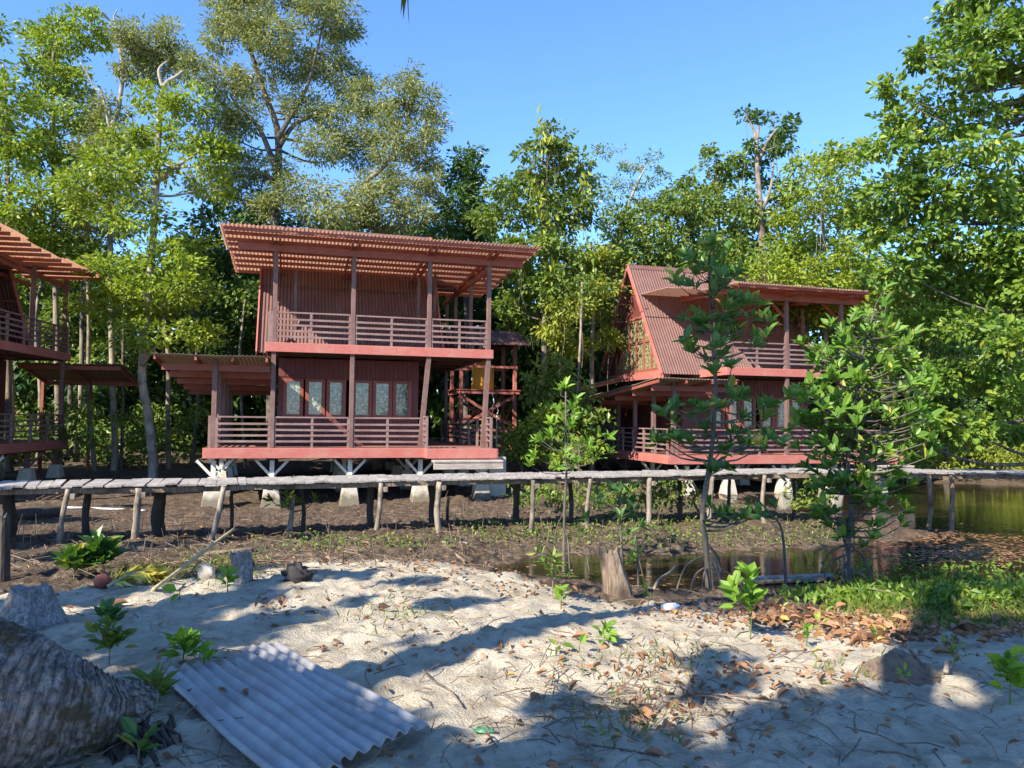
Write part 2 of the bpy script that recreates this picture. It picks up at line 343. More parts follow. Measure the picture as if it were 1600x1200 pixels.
# ------------------------------------------------------------------ ground
WZ = -0.98
ctrl = []
for px, py, z in [(0,1200,.02),(400,1200,0),(800,1200,0),(1200,1200,0),(1600,1200,.02),(200,1050,.02),(600,1050,0),(1000,1050,-.01),(1400,1050,0),(1650,1050,.02),
        (450,960,-.02),(700,960,-.03),(950,980,-.06),(1200,990,-.1),(1450,990,-.1),(1650,990,-.1),
        (250,915,-.08),(480,885,-.08),(600,876,-.08),(700,882,-.13),(800,900,-.2),(900,930,-.25),(1000,948,-.3),(1150,955,-.3),(1300,950,-.32),(1450,940,-.35),(1600,930,-.38),
        (100,900,-.35),(0,920,-.3),
        (0,860,-.62),(200,850,-.62),(400,850,-.62),(600,850,-.62),(720,850,-.65),(100,825,-.7),(330,826,-.7),(590,822,-.7),(690,818,-.7),(828,802,-.75),(920,808,-.72),(1012,798,-.75),(1195,800,-.8),
        (840,840,-.78),(1000,835,-.75),(1150,830,-.78),(1250,840,-.85),(1300,812,-.92),
        (780,905,-1.12),(900,900,-1.2),(1020,905,-1.2),(1150,900,-1.22),(1270,900,-1.22),(1350,885,-1.2),(1450,870,-1.2),(1600,860,-1.25),(860,882,-1.08),(1000,882,-1.06),(1150,880,-1.1),(1480,830,-1.02),(1600,838,-1.0),(1420,846,-.97),(1530,852,-.99),
        (330,796,-1.04),(420,796,-1.06),(540,796,-1.06),(655,795,-1.02),(250,800,-.95),(1040,770,-.95),(1200,770,-.97),(1350,775,-1.1)]:
    g = G(px, py, z); ctrl.append((g.x, g.y, z))
for x, y, z in [(-12,20,-.8),(-20,24,-.75),(-16,32,-.45),(-6,33,-.35),(0,34,-.1),(4,36,-.4),(9,36,-.7),(-30,20,-.6),(-30,45,-.2),(-10,48,0),(8,48,-.1),(25,48,.1),
        (11,20,-1.25),(15,24,-1.4),(19,28,-1.4),(25,22,-1.4),(16,33,-1.2),(22,36,-.6),(14,37,-.55),(35,40,-.2),(40,20,-1.2),(18,13,-1.2),(12,8,-.3),(20,6,-.1),(30,0,.1),
        (0,-3,.1),(-8,-4,.2),(8,-4,.2),(-9,4,.05),(-14,10,-.45),(-25,8,-.3),(0,-30,.3),(-30,-20,.3),(30,-20,.3),(0,80,.3),(60,80,.3),(-60,80,.3),(-80,20,0),(80,20,-.3)]:
    ctrl.append((x, y, z))
ctrl = np.array(ctrl)
_D = np.hypot(ctrl[:,None,0]-ctrl[None,:,0], ctrl[:,None,1]-ctrl[None,:,1])
_A = np.zeros((len(ctrl)+1,)*2); _A[:-1,:-1] = -_D - 1e-2*np.eye(len(ctrl)); _A[-1,:-1] = 1; _A[:-1,-1] = 1
_sol = np.linalg.solve(_A, np.append(ctrl[:,2], 0))
def base_h(x, y):
    x = np.asarray(x, float); y = np.asarray(y, float); r = np.zeros_like(x)
    for i in range(len(ctrl)): r -= _sol[i]*np.hypot(x-ctrl[i,0], y-ctrl[i,1])
    return r + _sol[-1]
def vnoise(x, y, seed):
    xi = np.floor(x).astype(np.int64); yi = np.floor(y).astype(np.int64); fx = x-xi; fy = y-yi
    fx = fx*fx*(3-2*fx); fy = fy*fy*(3-2*fy)
    def h(a, b):
        n = (a*374761393 + b*668265263 + seed*982451653) & 0x7fffffff
        n = ((n ^ (n >> 13))*1274126177) & 0x7fffffff
        return ((n ^ (n >> 16)) & 0xffff)/65535.0 - 0.5
    return (h(xi,yi)*(1-fx)+h(xi+1,yi)*fx)*(1-fy) + (h(xi,yi+1)*(1-fx)+h(xi+1,yi+1)*fx)*fy
edge_pts = sorted([(v.x, v.y) for v in (G(px, py, z) for px, py, z in [(-250,915,-.1),(130,915,-.1),(250,905,-.1),(400,884,-.1),(480,876,-.1),(600,868,-.1),(700,872,-.12),(800,892,-.18),(900,920,-.22),(1000,942,-.27),(1150,946,-.28),(1300,965,-.3),(1400,975,-.3),(1600,995,-.3),(1900,1000,-.3)])])
ex = np.array([e[0] for e in edge_pts]); ey = np.array([e[1] for e in edge_pts])
def sandmask(x, y): return np.clip(0.5 + (np.interp(x, ex, ey) - y)/1.1 + 0.5*vnoise(x*1.7, y*1.7, 5), 0, 1)
def height(x, y, fine=True):
    x = np.asarray(x, float); y = np.asarray(y, float); z = base_h(x, y)
    sm = sandmask(x, y)
    z = z + 0.05*vnoise(x*1.1, y*1.1, 1) + 0.04*vnoise(x*2.9, y*2.9, 2)
    if fine:
        z = z + (0.045*vnoise(x*6, y*6, 3) + 0.034*vnoise(x*12, y*12, 4) + 0.022*vnoise(x*25, y*25, 8))*np.where(sm > .5, 1.1, 2.0)
    return z
def gz(x, y): return float(height(np.array([x]), np.array([y]))[0])
def on(px, py, z0=-0.05):
    """point of the ground that the photo shows at this pixel"""
    lo, hi = 2.0, 60.0; d = ray(px, py); t = 2.0
    while t < 60:
        p = Vector((0,0,EYE)) + d*t
        if p.z <= gz(p.x, p.y): break
        t += 0.06 if t < 12 else 0.2
    return Vector((p.x, p.y, gz(p.x, p.y)))
def axis_lines(segs):
    out = []
    for a, b, st in segs: out += list(np.arange(a, b, st))
    return np.array(out)
gx = axis_lines([(-300,-60,30),(-60,-24,4),(-24,-9,.5),(-9,-6,.12),(-6,6,.036),(6,10,.09),(10,24,.5),(24,60,4),(60,331,30)])
gy = axis_lines([(-200,-20,30),(-20,0,2),(0,3,.15),(3,9,.036),(9,14,.06),(14,22,.12),(22,40,.6),(40,80,5),(80,420,40)])
XX, YY = np.meshgrid(gx, gy); ZZ = height(XX.ravel(), YY.ravel())
nx, ny = len(gx), len(gy); idx = np.arange(nx*ny).reshape(ny, nx)
fc = np.stack([idx[:-1,:-1], idx[:-1,1:], idx[1:,1:], idx[1:,:-1]], -1).reshape(-1, 4)
go = mesh_np('ground', np.stack([XX.ravel(), YY.ravel(), ZZ], 1), fc, M['ground'], smooth=True); tag(go, kind='structure')
ZG = ZZ.reshape(ny, nx)
def gmany(x, y):
    x = np.asarray(x, float); y = np.asarray(y, float)
    i = np.clip(np.searchsorted(gx, x)-1, 0, nx-2); j = np.clip(np.searchsorted(gy, y)-1, 0, ny-2)
    a_ = (x-gx[i])/(gx[i+1]-gx[i]); b_ = (y-gy[j])/(gy[j+1]-gy[j])
    return (ZG[j,i]*(1-a_)+ZG[j,i+1]*a_)*(1-b_) + (ZG[j+1,i]*(1-a_)+ZG[j+1,i+1]*a_)*b_
def gz(x, y): return float(gmany(np.array([x]), np.array([y]))[0])
def onmany(px, py):
    px = np.asarray(px, float); py = np.asarray(py, float)
    D = np.array([tuple(ray(a_, b_)) for a_, b_ in zip(px, py)]); t = np.full(len(px), 2.2); live = np.ones(len(px), bool)
    for _ in range(1200):
        q = D*t[:,None]; live &= (q[:,2]+EYE > gmany(q[:,0], q[:,1])) & (t < 60)
        if not live.any(): break
        t[live] *= 1.004
    q = D*t[:,None]; q[:,2] = gmany(q[:,0], q[:,1]); return q
def on(px, py): return Vector(onmany([px], [py])[0])
a = go.data.attributes.new('sand', 'FLOAT', 'POINT'); a.data.foreach_set('value', sandmask(XX.ravel(), YY.ravel()).astype(np.float32))
wo = MB().add([(-1.5,9.4,WZ),(70,9.4,WZ),(70,42,WZ),(-1.5,42,WZ)], [(0,1,2,3)]).build('water', M['water']); tag(wo, kind='structure')

# ------------------------------------------------------------------ leaves
def unit(a): return a/np.maximum(np.linalg.norm(a, axis=-1, keepdims=True), 1e-9)
def leaf_mesh(name, pos, axis, L, W, mat, parent=None, oval=False, nrm=None, fold=0.25, droop=0.0):
    n = len(pos); axis = unit(axis)
    if nrm is None: nrm = rng.normal(size=(n,3)) + np.array([0,0,0.9])
    nrm = unit(nrm - axis*np.sum(nrm*axis, 1, keepdims=True)); side = np.cross(axis, nrm)
    L = np.broadcast_to(L, n)[:,None]; W = np.broadcast_to(W, n)[:,None]
    if oval:
        tip = pos + axis*L - nrm*(droop*L)
        V = np.stack([pos, pos+axis*L*.3+side*W*.46+nrm*W*fold, pos+axis*L*.68+side*W*.40+nrm*(W*fold-droop*L*.4), tip,
                      pos+axis*L*.68-side*W*.40+nrm*(W*fold-droop*L*.4), pos+axis*L*.3-side*W*.46+nrm*W*fold], 1).reshape(-1,3)
        b = np.arange(n)[:,None]*6
        F = np.concatenate([b+np.array([[0,1,2,3]]), b+np.array([[0,3,4,5]])], 1).reshape(-1,4)
    else:
        V = np.stack([pos, pos+axis*L*.45+side*W*.5+nrm*W*fold, pos+axis*L-nrm*(droop*L), pos+axis*L*.45-side*W*.5+nrm*W*fold], 1).reshape(-1,3)
        b = np.arange(n)[:,None]*4
        F = np.concatenate([b+np.array([[0,1,2]]), b+np.array([[0,2,3]])], 1).reshape(-1,3)
    return mesh_np(name, V, F, mat, parent)
STY = {  # leaf length, width, coverage, sub-cluster radius, leaves per sub-cluster, droop, oval, material
    'fine': (0.20, 0.066, 4.6, 0.42, 40, 0.35, False, 'leaf_fine'),
    'oval': (0.21, 0.11, 4.3, 0.36, 26, 0.15, False, 'leaf_oval'),
    'dark': (0.25, 0.14, 5.5, 0.40, 26, 0.3, False, 'leaf_dark'),
    'vine': (0.23, 0.13, 5.0, 0.36, 26, 0.5, False, 'leaf_vine'),
    'yel':  (0.21, 0.09, 5.0, 0.36, 28, 0.25, False, 'leaf_yel'),
    'umb':  (0.18, 0.075, 2.6, 0.36, 30, 0.05, False, 'leaf_vine'),
    'big':  (0.165, 0.10, 4.0, 0.26, 18, 0.25, True, 'leaf_big'),
}
def cloud(clumps, Y, style, dj=0.9, flat=1.0, cov=1.0, depth=1.0):
    L, W, cv, sr, m, dr, ov, mt = STY[style]
    PS, AX = [], []
    k = Y/FPX; centres = []
    for c in clumps:
        px, py, rx, ry = c[:4]
        ctr = np.array(P(px, py, Y + rng.normal()*dj)); centres.append(ctr)
        R = np.array([rx*k, max(rx, ry)*k*depth, ry*k*flat])
        N = max(20, int(cov*cv*math.pi*rx*ry*k*k/(0.5*L*W))); ns = max(3, N//m)
        d = unit(rng.normal(size=(ns,3))); rad = rng.uniform(0.25, 1.0, ns)**0.55
        sc = ctr + d*rad[:,None]*R
        mm = rng.integers(int(m*.4), int(m*1.6), ns)
        rep = np.repeat(np.arange(ns), mm)
        srr = sr*min(1.0, 0.5+rx*k*0.5)
        off = rng.normal(size=(len(rep),3))*np.array([1,1,.6])*srr*rng.uniform(0.6, 1.15, ns)[rep][:,None]*0.6
        PS.append(sc[rep]+off); AX.append(unit(off)*0.8 + d[rep]*0.5 + rng.normal(size=off.shape)*0.45 - np.array([0,0,dr]))
    pos = np.concatenate(PS); ax = np.concatenate(AX); n = len(pos)
    s = rng.uniform(0.65, 1.25, n)
    return pos, ax, L*s, W*s*rng.uniform(0.8, 1.2, n), centres
def smooth_path(pts, n=6):
    out = []; P_ = [Vector(p) for p in pts]
    for i in range(len(P_)-1):
        p0 = P_[max(i-1,0)]; p1 = P_[i]; p2 = P_[i+1]; p3 = P_[min(i+2,len(P_)-1)]
        for j in range(n):
            t = j/n
            out.append(0.5*((2*p1)+(p2-p0)*t+(2*p0-5*p1+4*p2-p3)*t*t+(3*p1-p0-3*p2+p3)*t*t*t))
    out.append(P_[-1]); return out
NT = [0]
def tree(name, label, cat, Y, style, trunk, clumps, r=0.16, bark='bark_mid', limbs=(), group=None, dj=0.9, flat=1.0, cov=1.0, autolimb=0.5, grounded=True, vines=0, depth=1.0):
    tp = [P(x, y, Y + (random.uniform(-.25,.25) if i else 0)) for i, (x, y) in enumerate(trunk)]
    if grounded:
        b = tp[0]; zg = gz(b.x, b.y)
        if b.z > zg + 0.05: tp.insert(0, Vector((b.x + random.uniform(-.1,.1), b.y, zg-0.15)))
        else: tp[0] = Vector((b.x, b.y, zg-0.15))
    root = empty(name, (tp[0].x, tp[0].y, tp[0].z)); tag(root, label, cat, group)
    inv = -Vector(root.location)
    mb = MB(); sp = smooth_path(tp, 5); n = len(sp)
    rads = [r*(1.25 if i == 0 else 1)*(1-0.8*(i/(n-1)))+0.012 for i in range(n)]
    mb.tube([p+inv for p in sp], rads, 8, 0.07)
    for lb in limbs:
        lp = smooth_path([P(x, y, Y+random.uniform(-.3,.3)) for x, y in lb], 4); m_ = len(lp)
        mb.tube([p+inv for p in lp], [max(0.018, r*0.5*(1-0.75*i/(m_-1))) for i in range(m_)], 6, 0.05)
    pos, ax, L, W, cs = cloud(clumps, Y, style, dj, flat, cov, depth)
    for c in cs:
        if random.random() > autolimb: continue
        c = Vector(c); cand = [(i, p) for i, p in enumerate(sp) if p.z < c.z - 0.15] or [(0, sp[0])]
        i, p = min(cand, key=lambda q: (q[1]-c).length + 0.25*abs(c.z-q[1].z))
        mid = (p+c)/2 + Vector((random.uniform(-.3,.3), random.uniform(-.3,.3), -0.12*(c-p).length))
        lp = smooth_path([p, mid, c], 4); m_ = len(lp); r0 = min(rads[i]*0.55, 0.07)
        mb.tube([q+inv for q in lp], [max(0.010, r0*(1-0.85*k/(m_-1))) for k in range(m_)], 5)
    for _ in range(vines):
        c = Vector(cs[random.randrange(len(cs))]); L_ = random.uniform(1.2, 4.0)
        c = c + Vector((random.uniform(-.8,.8), random.uniform(-.8,.3), 0)); z1 = max(c.z-L_, gz(c.x, c.y))
        mb.tube([q+inv for q in smooth_path([c, c+Vector((random.uniform(-.2,.2), 0, (z1-c.z)*.5)), Vector((c.x+random.uniform(-.3,.3), c.y, z1))], 3)], 0.008, 4)
    mb.build('trunk', M[bark], root, smooth=True)
    leaf_mesh('crown', pos + np.array(inv), ax, L, W, M[STY[style][7]], root, oval=STY[style][6])
    return root

# ------------------------------------------------------------------ cottages
def copy_tree(o, parent=None):
    kids = list(o.children); c = o.copy(); COL.objects.link(c)
    if parent: c.parent = parent
    for k in kids: copy_tree(k, c)
    return c
UR = 8.45; VD = 8.0; WF = 3.1          # deck right/left/back, upper floor
RIDGE_V, EAVE_V, EAVE_W, BACK_V = 4.85, 1.78, 2.93, 7.92
def cottage(loc, yaw, label, W0=6.28, WB=5.92, u0=1.28, u1=7.2, RL=.30, UL=0.0, UW=1.95, RL2=.37, RIDGE_W=7.66, LT=4.4, RB=7.2, LL=True):
    r = empty('cottage', loc, math.radians(yaw)); tag(r, label, 'cottage', 'red timber cottages on stilts')
    B = lambda f, name, mat, par=r, **k: (lambda mb: (f(mb), mb.build(name, M[mat], par, **k))[1])(MB())
    # lower deck
    def f(mb):
        y = -0.02
        while y < VD:                                   # planks run along the front
            d = random.uniform(.136, .142); mb.box((UL+.05, y, -.05+random.uniform(-.003,.003)), (UR-.05, min(y+d, VD), 0)); y += .15
        y = -.6
        while y < -.03: mb.box((6.36, y, -.045), (UR-.05, y+.13, .002)); y += .145
    B(f, 'deck', 'deckwood')
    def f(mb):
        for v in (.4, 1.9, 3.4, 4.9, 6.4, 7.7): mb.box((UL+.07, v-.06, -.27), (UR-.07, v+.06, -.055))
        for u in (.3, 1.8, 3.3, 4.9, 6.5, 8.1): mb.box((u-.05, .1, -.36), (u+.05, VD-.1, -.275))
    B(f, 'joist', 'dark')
    def f(mb):
        mb.box((UL-.02, -.07, -.30), (6.34, -.025, 0)); mb.box((UL-.02, VD+.01, -.30), (UR+.02, VD+.05, 0))
        mb.box((UL-.06, -.02, -.297), (UL-.02, VD, -.003)); mb.box((UR+.02, -.02, -.297), (UR+.06, VD, -.003))
        mb.box((6.33, -.66, -.30), (UR+.02, -.61, -.005)); mb.box((6.29, -.66, -.295), (6.325, -.03, -.002)); mb.box((UR+.025, -.65, -.295), (UR+.055, -.03, -.008))
    B(f, 'fascia', 'fascia', bevel=.008)
    # concrete piers with white struts
    for v in (.3, 3.0, 5.6, 7.8):
        for u in (.22, 1.84, 4.1, 6.25, 8.2):
            if v > .3 and u in (1.84,): continue
            def f(mb):
                b, t_ = .33, .165
                mb.add([(u-b,v-b,-1.95),(u+b,v-b,-1.95),(u+b,v+b,-1.95),(u-b,v+b,-1.95),(u-t_,v-t_,-.86),(u+t_,v-t_,-.86),(u+t_,v+t_,-.86),(u-t_,v+t_,-.86)],
                       [(0,1,5,4),(1,2,6,5),(2,3,7,6),(3,0,4,7),(4,5,6,7),(0,3,2,1)])
            pr = B(f, 'pier', 'pier', bevel=.02)
            def f(mb):
                mb.box((u-.065, v-.065, -.86), (u+.065, v+.065, -.37))
                for s in (-1, 1): mb.beam((u+s*.06, v, -.80), (u+s*.46, v, -.37), .075, .06, (0,1,0))
            B(f, 'strut', 'white_strut' if v < 4 else 'post', pr)
    # step between deck and boardwalk
    def f(mb):
        mb.box((6.42, -1.12, -.40), (8.55, -.68, -.33)); mb.box((6.42, -1.10, -.60), (8.55, -1.05, -.405))
    B(f, 'step', 'stepwood', bevel=.01)
    # posts
    for u in (1.82, 4.09, 6.42, 8.33):
        def f(mb):
            lo = 0 if u < 6 else 2.8
            mb.box((u-.065, 0, 0 if u < 6 else 2.8), (u+.065, .13, 6.08 if W0 > 6.1 else 5.85))
        B(f, 'post', 'post', bevel=.008)
        if u > 6: B(lambda mb: mb.beam((u, .06, 2.81), (u-.24 if u < 7 else u-.15, .06, 0), .14, .13, (0,1,0)), 'slanting_post', 'post')
    for v in (.05, 1.6, 3.2, 4.8, 6.4):
        B(lambda mb: mb.box((UL+.14, v, 0), (UL+.28, v+.14, 2.58-.085*v)), 'post', 'post', bevel=.008)
    for v in (2.6, 5.2, 6.9 if RB < 8 else 7.7):
        B(lambda mb: mb.box((8.27, v, 3.1 if v < 6 else 0), (8.39, v+.12, WB+.02)), 'post', 'post')
        B(lambda mb: mb.box((7.05, v+.3, 3.1), (7.15, v+.4, 5.96)), 'post', 'post')
    # railings
    def rail(p, q, w0, n, par=r, h=.9, ends=(0,1)):
        p = Vector((*p, w0)); q = Vector((*q, w0)); mb = MB(); d = (q-p).normalized()
        for i, k in enumerate((h, h-.2, h-.37, h-.54, h-.71)):
            a = p + Vector((0,0,k)); b = q + Vector((0,0,k + random.uniform(-.012,.012)))
            off = Vector((-d.y, d.x, 0))*.03 if i else Vector((0,0,0))
            mb.beam(a-off, b-off, .085 if i == 0 else .03, .045 if i == 0 else .06)
        for i in range(n+1):
            c = p + (q-p)*(i/n); mb.box((c.x-.035, c.y-.035, w0), (c.x+.035, c.y+.035, w0+h-.025))
        mb.build('railing', M['rail'], par)
    for a, b in ((UL+.3, 1.74), (1.9, 4.01), (4.17, 6.2)): rail((a, .07), (b, .07), 0, 1 if a < 1 else 2)
    rail((6.3, .0), (6.3, -.5), 0, 1, h=.95); rail((8.3, .0), (8.3, -.5), 0, 1, h=.95)
    rail((8.36, .3), (8.36, 7.9), 0, 6); rail((UL+.08, .3), (UL+.08, 7.9), 0, 8)
    rail((1.72, .06), (4.0, .06), WF, 2); rail((4.17, .06), (6.34, .06), WF, 2); rail((6.5, .06), (8.26, .06), WF, 2)
    rail((8.38, .25), (8.38, 7.9), WF, 7); rail((1.66, .15), (1.66, 1.7), WF, 2)
    # lower room
    def wall(mb):
        mb.box((UW, 2.0, 0), (6.42, 2.06, .93)); mb.box((UW, 2.0, 2.13), (6.42, 2.06, 2.80))
        mb.box((UW, 2.0, .93), (2.09, 2.06, 2.13)); mb.box((6.18, 2.0, .93), (6.42, 2.06, 2.13))
        mb.box((UW, 2.06, 0), (UW+.06, 7.9, 2.8)); mb.box((6.36, 2.06, 0), (6.42, 7.9, 2.8)); mb.box((UW+.06, 7.84, 0), (6.36, 7.9, 2.8))
        v = 2.1
        while v < 7.8: mb.box((UW-.025, v, .02), (UW-.001, v+.135, 2.79)); v += .15        # boards with grooves
        u = UW+.05
        while u < 6.4: mb.box((u, 1.978, .02), (min(u+.135, 6.42), 1.999, .90)); mb.box((u, 1.98, 2.2), (min(u+.135, 6.42), 1.999, 2.79)); u += .15
    B(wall, 'wall', 'wall')
    for a, b in ((2.20, 2.60), (2.88, 3.28), (3.54, 3.94), (4.36, 4.78), (5.02, 5.44), (5.68, 6.08)):
        def f(mb):
            mb.box((a-.11, 1.955, .93), (a, 2.05, 2.13)); mb.box((b, 1.955, .93), (b+.11, 2.05, 2.13))
            mb.box((a, 1.957, .93), (b, 2.05, 1.0)); mb.box((a, 1.957, 2.05), (b, 2.05, 2.13))
        wn = B(f, 'window', 'frame')
        B(lambda mb: mb.box((a+.002, 2.02, 1.002), (b-.002, 2.035, 2.048)), 'pane', 'curtain', wn)
    for a, b in ((2.8, 3.6), (4.6, 5.4)):
        wn = B(lambda mb: (mb.box((6.40, a-.1, .9), (6.46, b+.1, 1.0)), mb.box((6.40, a-.1, 2.0), (6.46, b+.1, 2.1)), mb.box((6.40, a-.1, 1.0), (6.46, a, 2.0)), mb.box((6.40, b, 1.0), (6.46, b+.1, 2.0))), 'window', 'frame')
        B(lambda mb: mb.box((6.425, a+.002, 1.002), (6.44, b-.002, 1.998)), 'pane', 'curtain', wn)
    # upper floor
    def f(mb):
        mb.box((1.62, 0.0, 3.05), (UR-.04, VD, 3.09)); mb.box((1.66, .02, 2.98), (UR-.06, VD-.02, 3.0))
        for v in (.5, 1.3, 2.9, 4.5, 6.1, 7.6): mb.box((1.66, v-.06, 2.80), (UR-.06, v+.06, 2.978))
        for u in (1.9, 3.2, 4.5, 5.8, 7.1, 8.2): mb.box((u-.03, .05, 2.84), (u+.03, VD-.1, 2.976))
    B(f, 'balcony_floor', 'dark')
    def f(mb):
        mb.box((1.58, -.06, 2.82), (UR+.02, -.01, 3.10)); mb.box((UR-.03, -.005, 2.823), (UR+.017, VD, 3.097)); mb.box((1.583, -.005, 2.823), (1.618, VD, 3.097)); mb.box((1.58, VD+.005, 2.82), (UR+.02, VD+.05, 3.10))
    B(f, 'fascia', 'fascia', bevel=.008)
    # A-frame
    sl = Vector((0, RIDGE_V-EAVE_V, RIDGE_W-EAVE_W))
    def f(mb):
        mb.corr((u0, EAVE_V, EAVE_W), (u1-u0, 0, 0), sl*.52, .112, .019); mb.corr((u0, EAVE_V-.02, EAVE_W+.02) , (0.001,0,0), (0,0.001,0.001), .1, 0)
        o = Vector((u0, EAVE_V-.03, EAVE_W+.02)) + sl*.5; mb.corr(o, (u1-u0, 0, 0), sl*.5, .112, .019)
        mb.corr((u0, BACK_V, EAVE_W), (u1-u0, 0, 0), Vector((0, RIDGE_V-BACK_V, RIDGE_W-EAVE_W)), .112, .019)
        mb.add([(u0-.03, RIDGE_V-.16, RIDGE_W-.14), (u1+.03, RIDGE_V-.16, RIDGE_W-.14), (u1+.03, RIDGE_V, RIDGE_W+.06), (u0-.03, RIDGE_V, RIDGE_W+.06), (u1+.03, RIDGE_V+.16, RIDGE_W-.14), (u0-.03, RIDGE_V+.16, RIDGE_W-.14)], [(0,1,2,3), (3,2,4,5)])
    B(f, 'roof', 'clad')
    for u in (u0-.05, u1+.01):                                          # barge boards
        def f(mb):
            for vb, sgn in ((EAVE_V, 1), (BACK_V, -1)):
                mb.beam((u+.02, vb-.03*sgn, EAVE_W-.02), (u+.02, RIDGE_V+.02*sgn, RIDGE_W+.02), .045, .17, (0, -sgn, .75))
        B(f, 'barge_board', 'fascia')
    def f(mb):                                                          # battens under the overhang
        for t_ in (.1, .25, .4, .55, .7, .85):
            for vb in (EAVE_V, BACK_V):
                v = vb + (RIDGE_V-vb)*t_; w_ = EAVE_W + (RIDGE_W-EAVE_W)*t_ - .08; s = .06 if vb < 5 else -.06
                mb.box((u0+.02, v+s-.03, w_-.04), (u0+.44, v+s+.03, w_+.03)); mb.box((u1-.44, v+s-.03, w_-.04), (u1-.02, v+s+.03, w_+.03))
    B(f, 'batten', 'frame')
    for ug, sg in ((u0+.45, -1), (u1-.45, 1)):                              # gable walls with their window
        v0, v1, sv = EAVE_V+.28, BACK_V-.28, (RIDGE_V-EAVE_V)/(RIDGE_W-EAVE_W)
        def f(mb):
            v = v0
            while v < v1:
                va = v; vb = min(v+.14, v1); vm = (va+vb)/2
                top = EAVE_W + (RIDGE_W-EAVE_W)*(1-abs(vm-RIDGE_V)/(RIDGE_V-EAVE_V)) - .2
                lo = 3.1
                if 2.75 < vm < 6.95: lo = min(top-.34, 5.35)
                if top > lo: mb.box((ug, va, lo), (ug+sg*.05, vb, top))
                v += .15
        B(f, 'gable_wall', 'wall')
        def frm(mb):
            for v in (2.75, 3.45, 4.15, 4.85, 5.55, 6.25, 6.95):
                top = min(5.45, EAVE_W + (RIDGE_W-EAVE_W)*(1-abs(v-RIDGE_V)/(RIDGE_V-EAVE_V)) - .28)
                mb.box((ug-.02, v-.05, 3.15), (ug+sg*.07, v+.05, top))
            for w_ in (3.2, 4.35): mb.box((ug-.015, 2.75 if w_ < 4 else 2.95, w_-.045), (ug+sg*.065, 6.95 if w_ < 4 else 6.75, w_+.045))
            mb.box((ug-.015, 3.7, 5.32), (ug+sg*.066, 6.0, 5.42))
        wn = B(frm, 'gable_window', 'frame')
        def pn(mb):
            x0, x1 = ug+sg*.012, ug+sg*.025
            lv = lambda w_: EAVE_V + .3 + (w_-EAVE_W)*sv; rv = lambda w_: BACK_V - .3 - (w_-EAVE_W)*sv
            q = [(2.75, 3.2), (6.95, 3.2), (rv(5.35), 5.35), (lv(5.35), 5.35)]
            mb.add([(x0, a, b) for a, b in q]+[(x1, a, b) for a, b in q], [(0,1,2,3),(7,6,5,4),(0,4,5,1),(1,5,6,2),(2,6,7,3),(3,7,4,0)])
        B(pn, 'pane', 'curtain_y', wn)
        B(lambda mb: mb.box((ug+sg*.03-.03, EAVE_V+.1, 2.83), (ug+sg*.09, BACK_V-.1, 3.14)), 'sill_beam', 'fascia')
    # flat balcony roof
    wr = lambda v: W0 + (WB-W0)*min(1.0, (v+1.0)/5.2)
    RR = 9.75
    def f(mb):
        mb.corr((RL, -1.0, wr(-1)), (RR-RL, 0, 0), (0, 2.6, wr(1.6)-wr(-1)), .112, .02, nb=3, sag=.012, jag=.05)
        mb.corr((RL2, 1.5, wr(1.5)+.03), (RR-RL2-.18, 0, 0), (0, 2.75, wr(4.25)-wr(1.5)), .112, .02, nb=3, sag=.012, jag=.04)
        mb.corr((7.0, 4.15, WB+.035), (RR-7.0, 0, 0), (0, 2.6, 0), .112, .02, nb=3, sag=.012, jag=.04)
        mb.corr((7.0, 6.65, WB+.06), (RR-7.0, 0, 0), (0, RB-6.65, -.02), .112, .02, nb=3, sag=.012, jag=.05)
    B(f, 'balcony_roof', 'sheet')
    def f(mb):
        for v in (-.86, -.42, .22, .72, 1.3, 1.95, 2.6, 3.25, 4.0): mb.box((RL+.1, v-.03, wr(v)-.125), (RR-.12, v+.03, wr(v)-.03))
        for v in [q_ for q_ in (4.8, 5.6, 6.5, 7.4, 8.3, 9.1) if q_ < RB]: mb.box((7.05, v-.03, WB-.10), (RR-.12, v+.03, WB+.005))
    B(f, 'purlin', 'frame')
    def f(mb):
        mb.box((RL+.45, -.03, wr(0)-.42), (9.42, -.006+.0, wr(0)-.20)); mb.box((RL+.45, .136, wr(0)-.42), (9.42, .16, wr(0)-.20))
        mb.box((8.24, .2, WB-.36), (8.31, RB, WB-.2)) ; mb.box((7.06, 4.0, WB-.33), (7.13, RB, WB-.2))
    B(f, 'roof_beam', 'frame')
    for u in (1.82, 4.09, 6.42, 8.33):
        def f(mb):
            for s in (-.10, .10):
                mb.beam((u+s, -.75, wr(-.75)-.185), (u+s, 3.6 if u < 8 else 4.1, wr(3.6)-.195), .045, .12)
            mb.beam((u, 1.6, wr(1.6)-.95), (u, .1, wr(0)-1.1), .05, .09) if False else None
            mb.beam((u+.0, .12, 4.95), (u, 1.15, wr(1.1)-.25), .05, .10)
        B(f, 'rafter', 'frame')
    for u in (2.4, 6.42): B(lambda mb: mb.beam((u, 2.3, 3.1), (u, 2.3, 5.7), .1, .1, (0,1,0)), 'post', 'post')
    # verandah roof on the left side
    wl = lambda v: 2.62 - .085*(v+.6)
    def f(mb):
        mb.corr((-1.38, -.62, wl(-.62)), (3.12, 0, 0), (0, 2.5, wl(1.88)-wl(-.62)), .112, .018, nb=3, sag=.012, jag=.05)
        mb.corr((-1.38, 1.8, wl(1.8)+.03), (3.12, 0, 0), (0, 2.5, wl(4.3)-wl(1.8)), .112, .018, nb=3, sag=.012, jag=.04)
        mb.corr((-1.38, 4.2, wl(4.2)+.06), (3.12, 0, 0), (0, 2.4, wl(6.6)-wl(4.2)), .112, .018, nb=3, sag=.012, jag=.04)
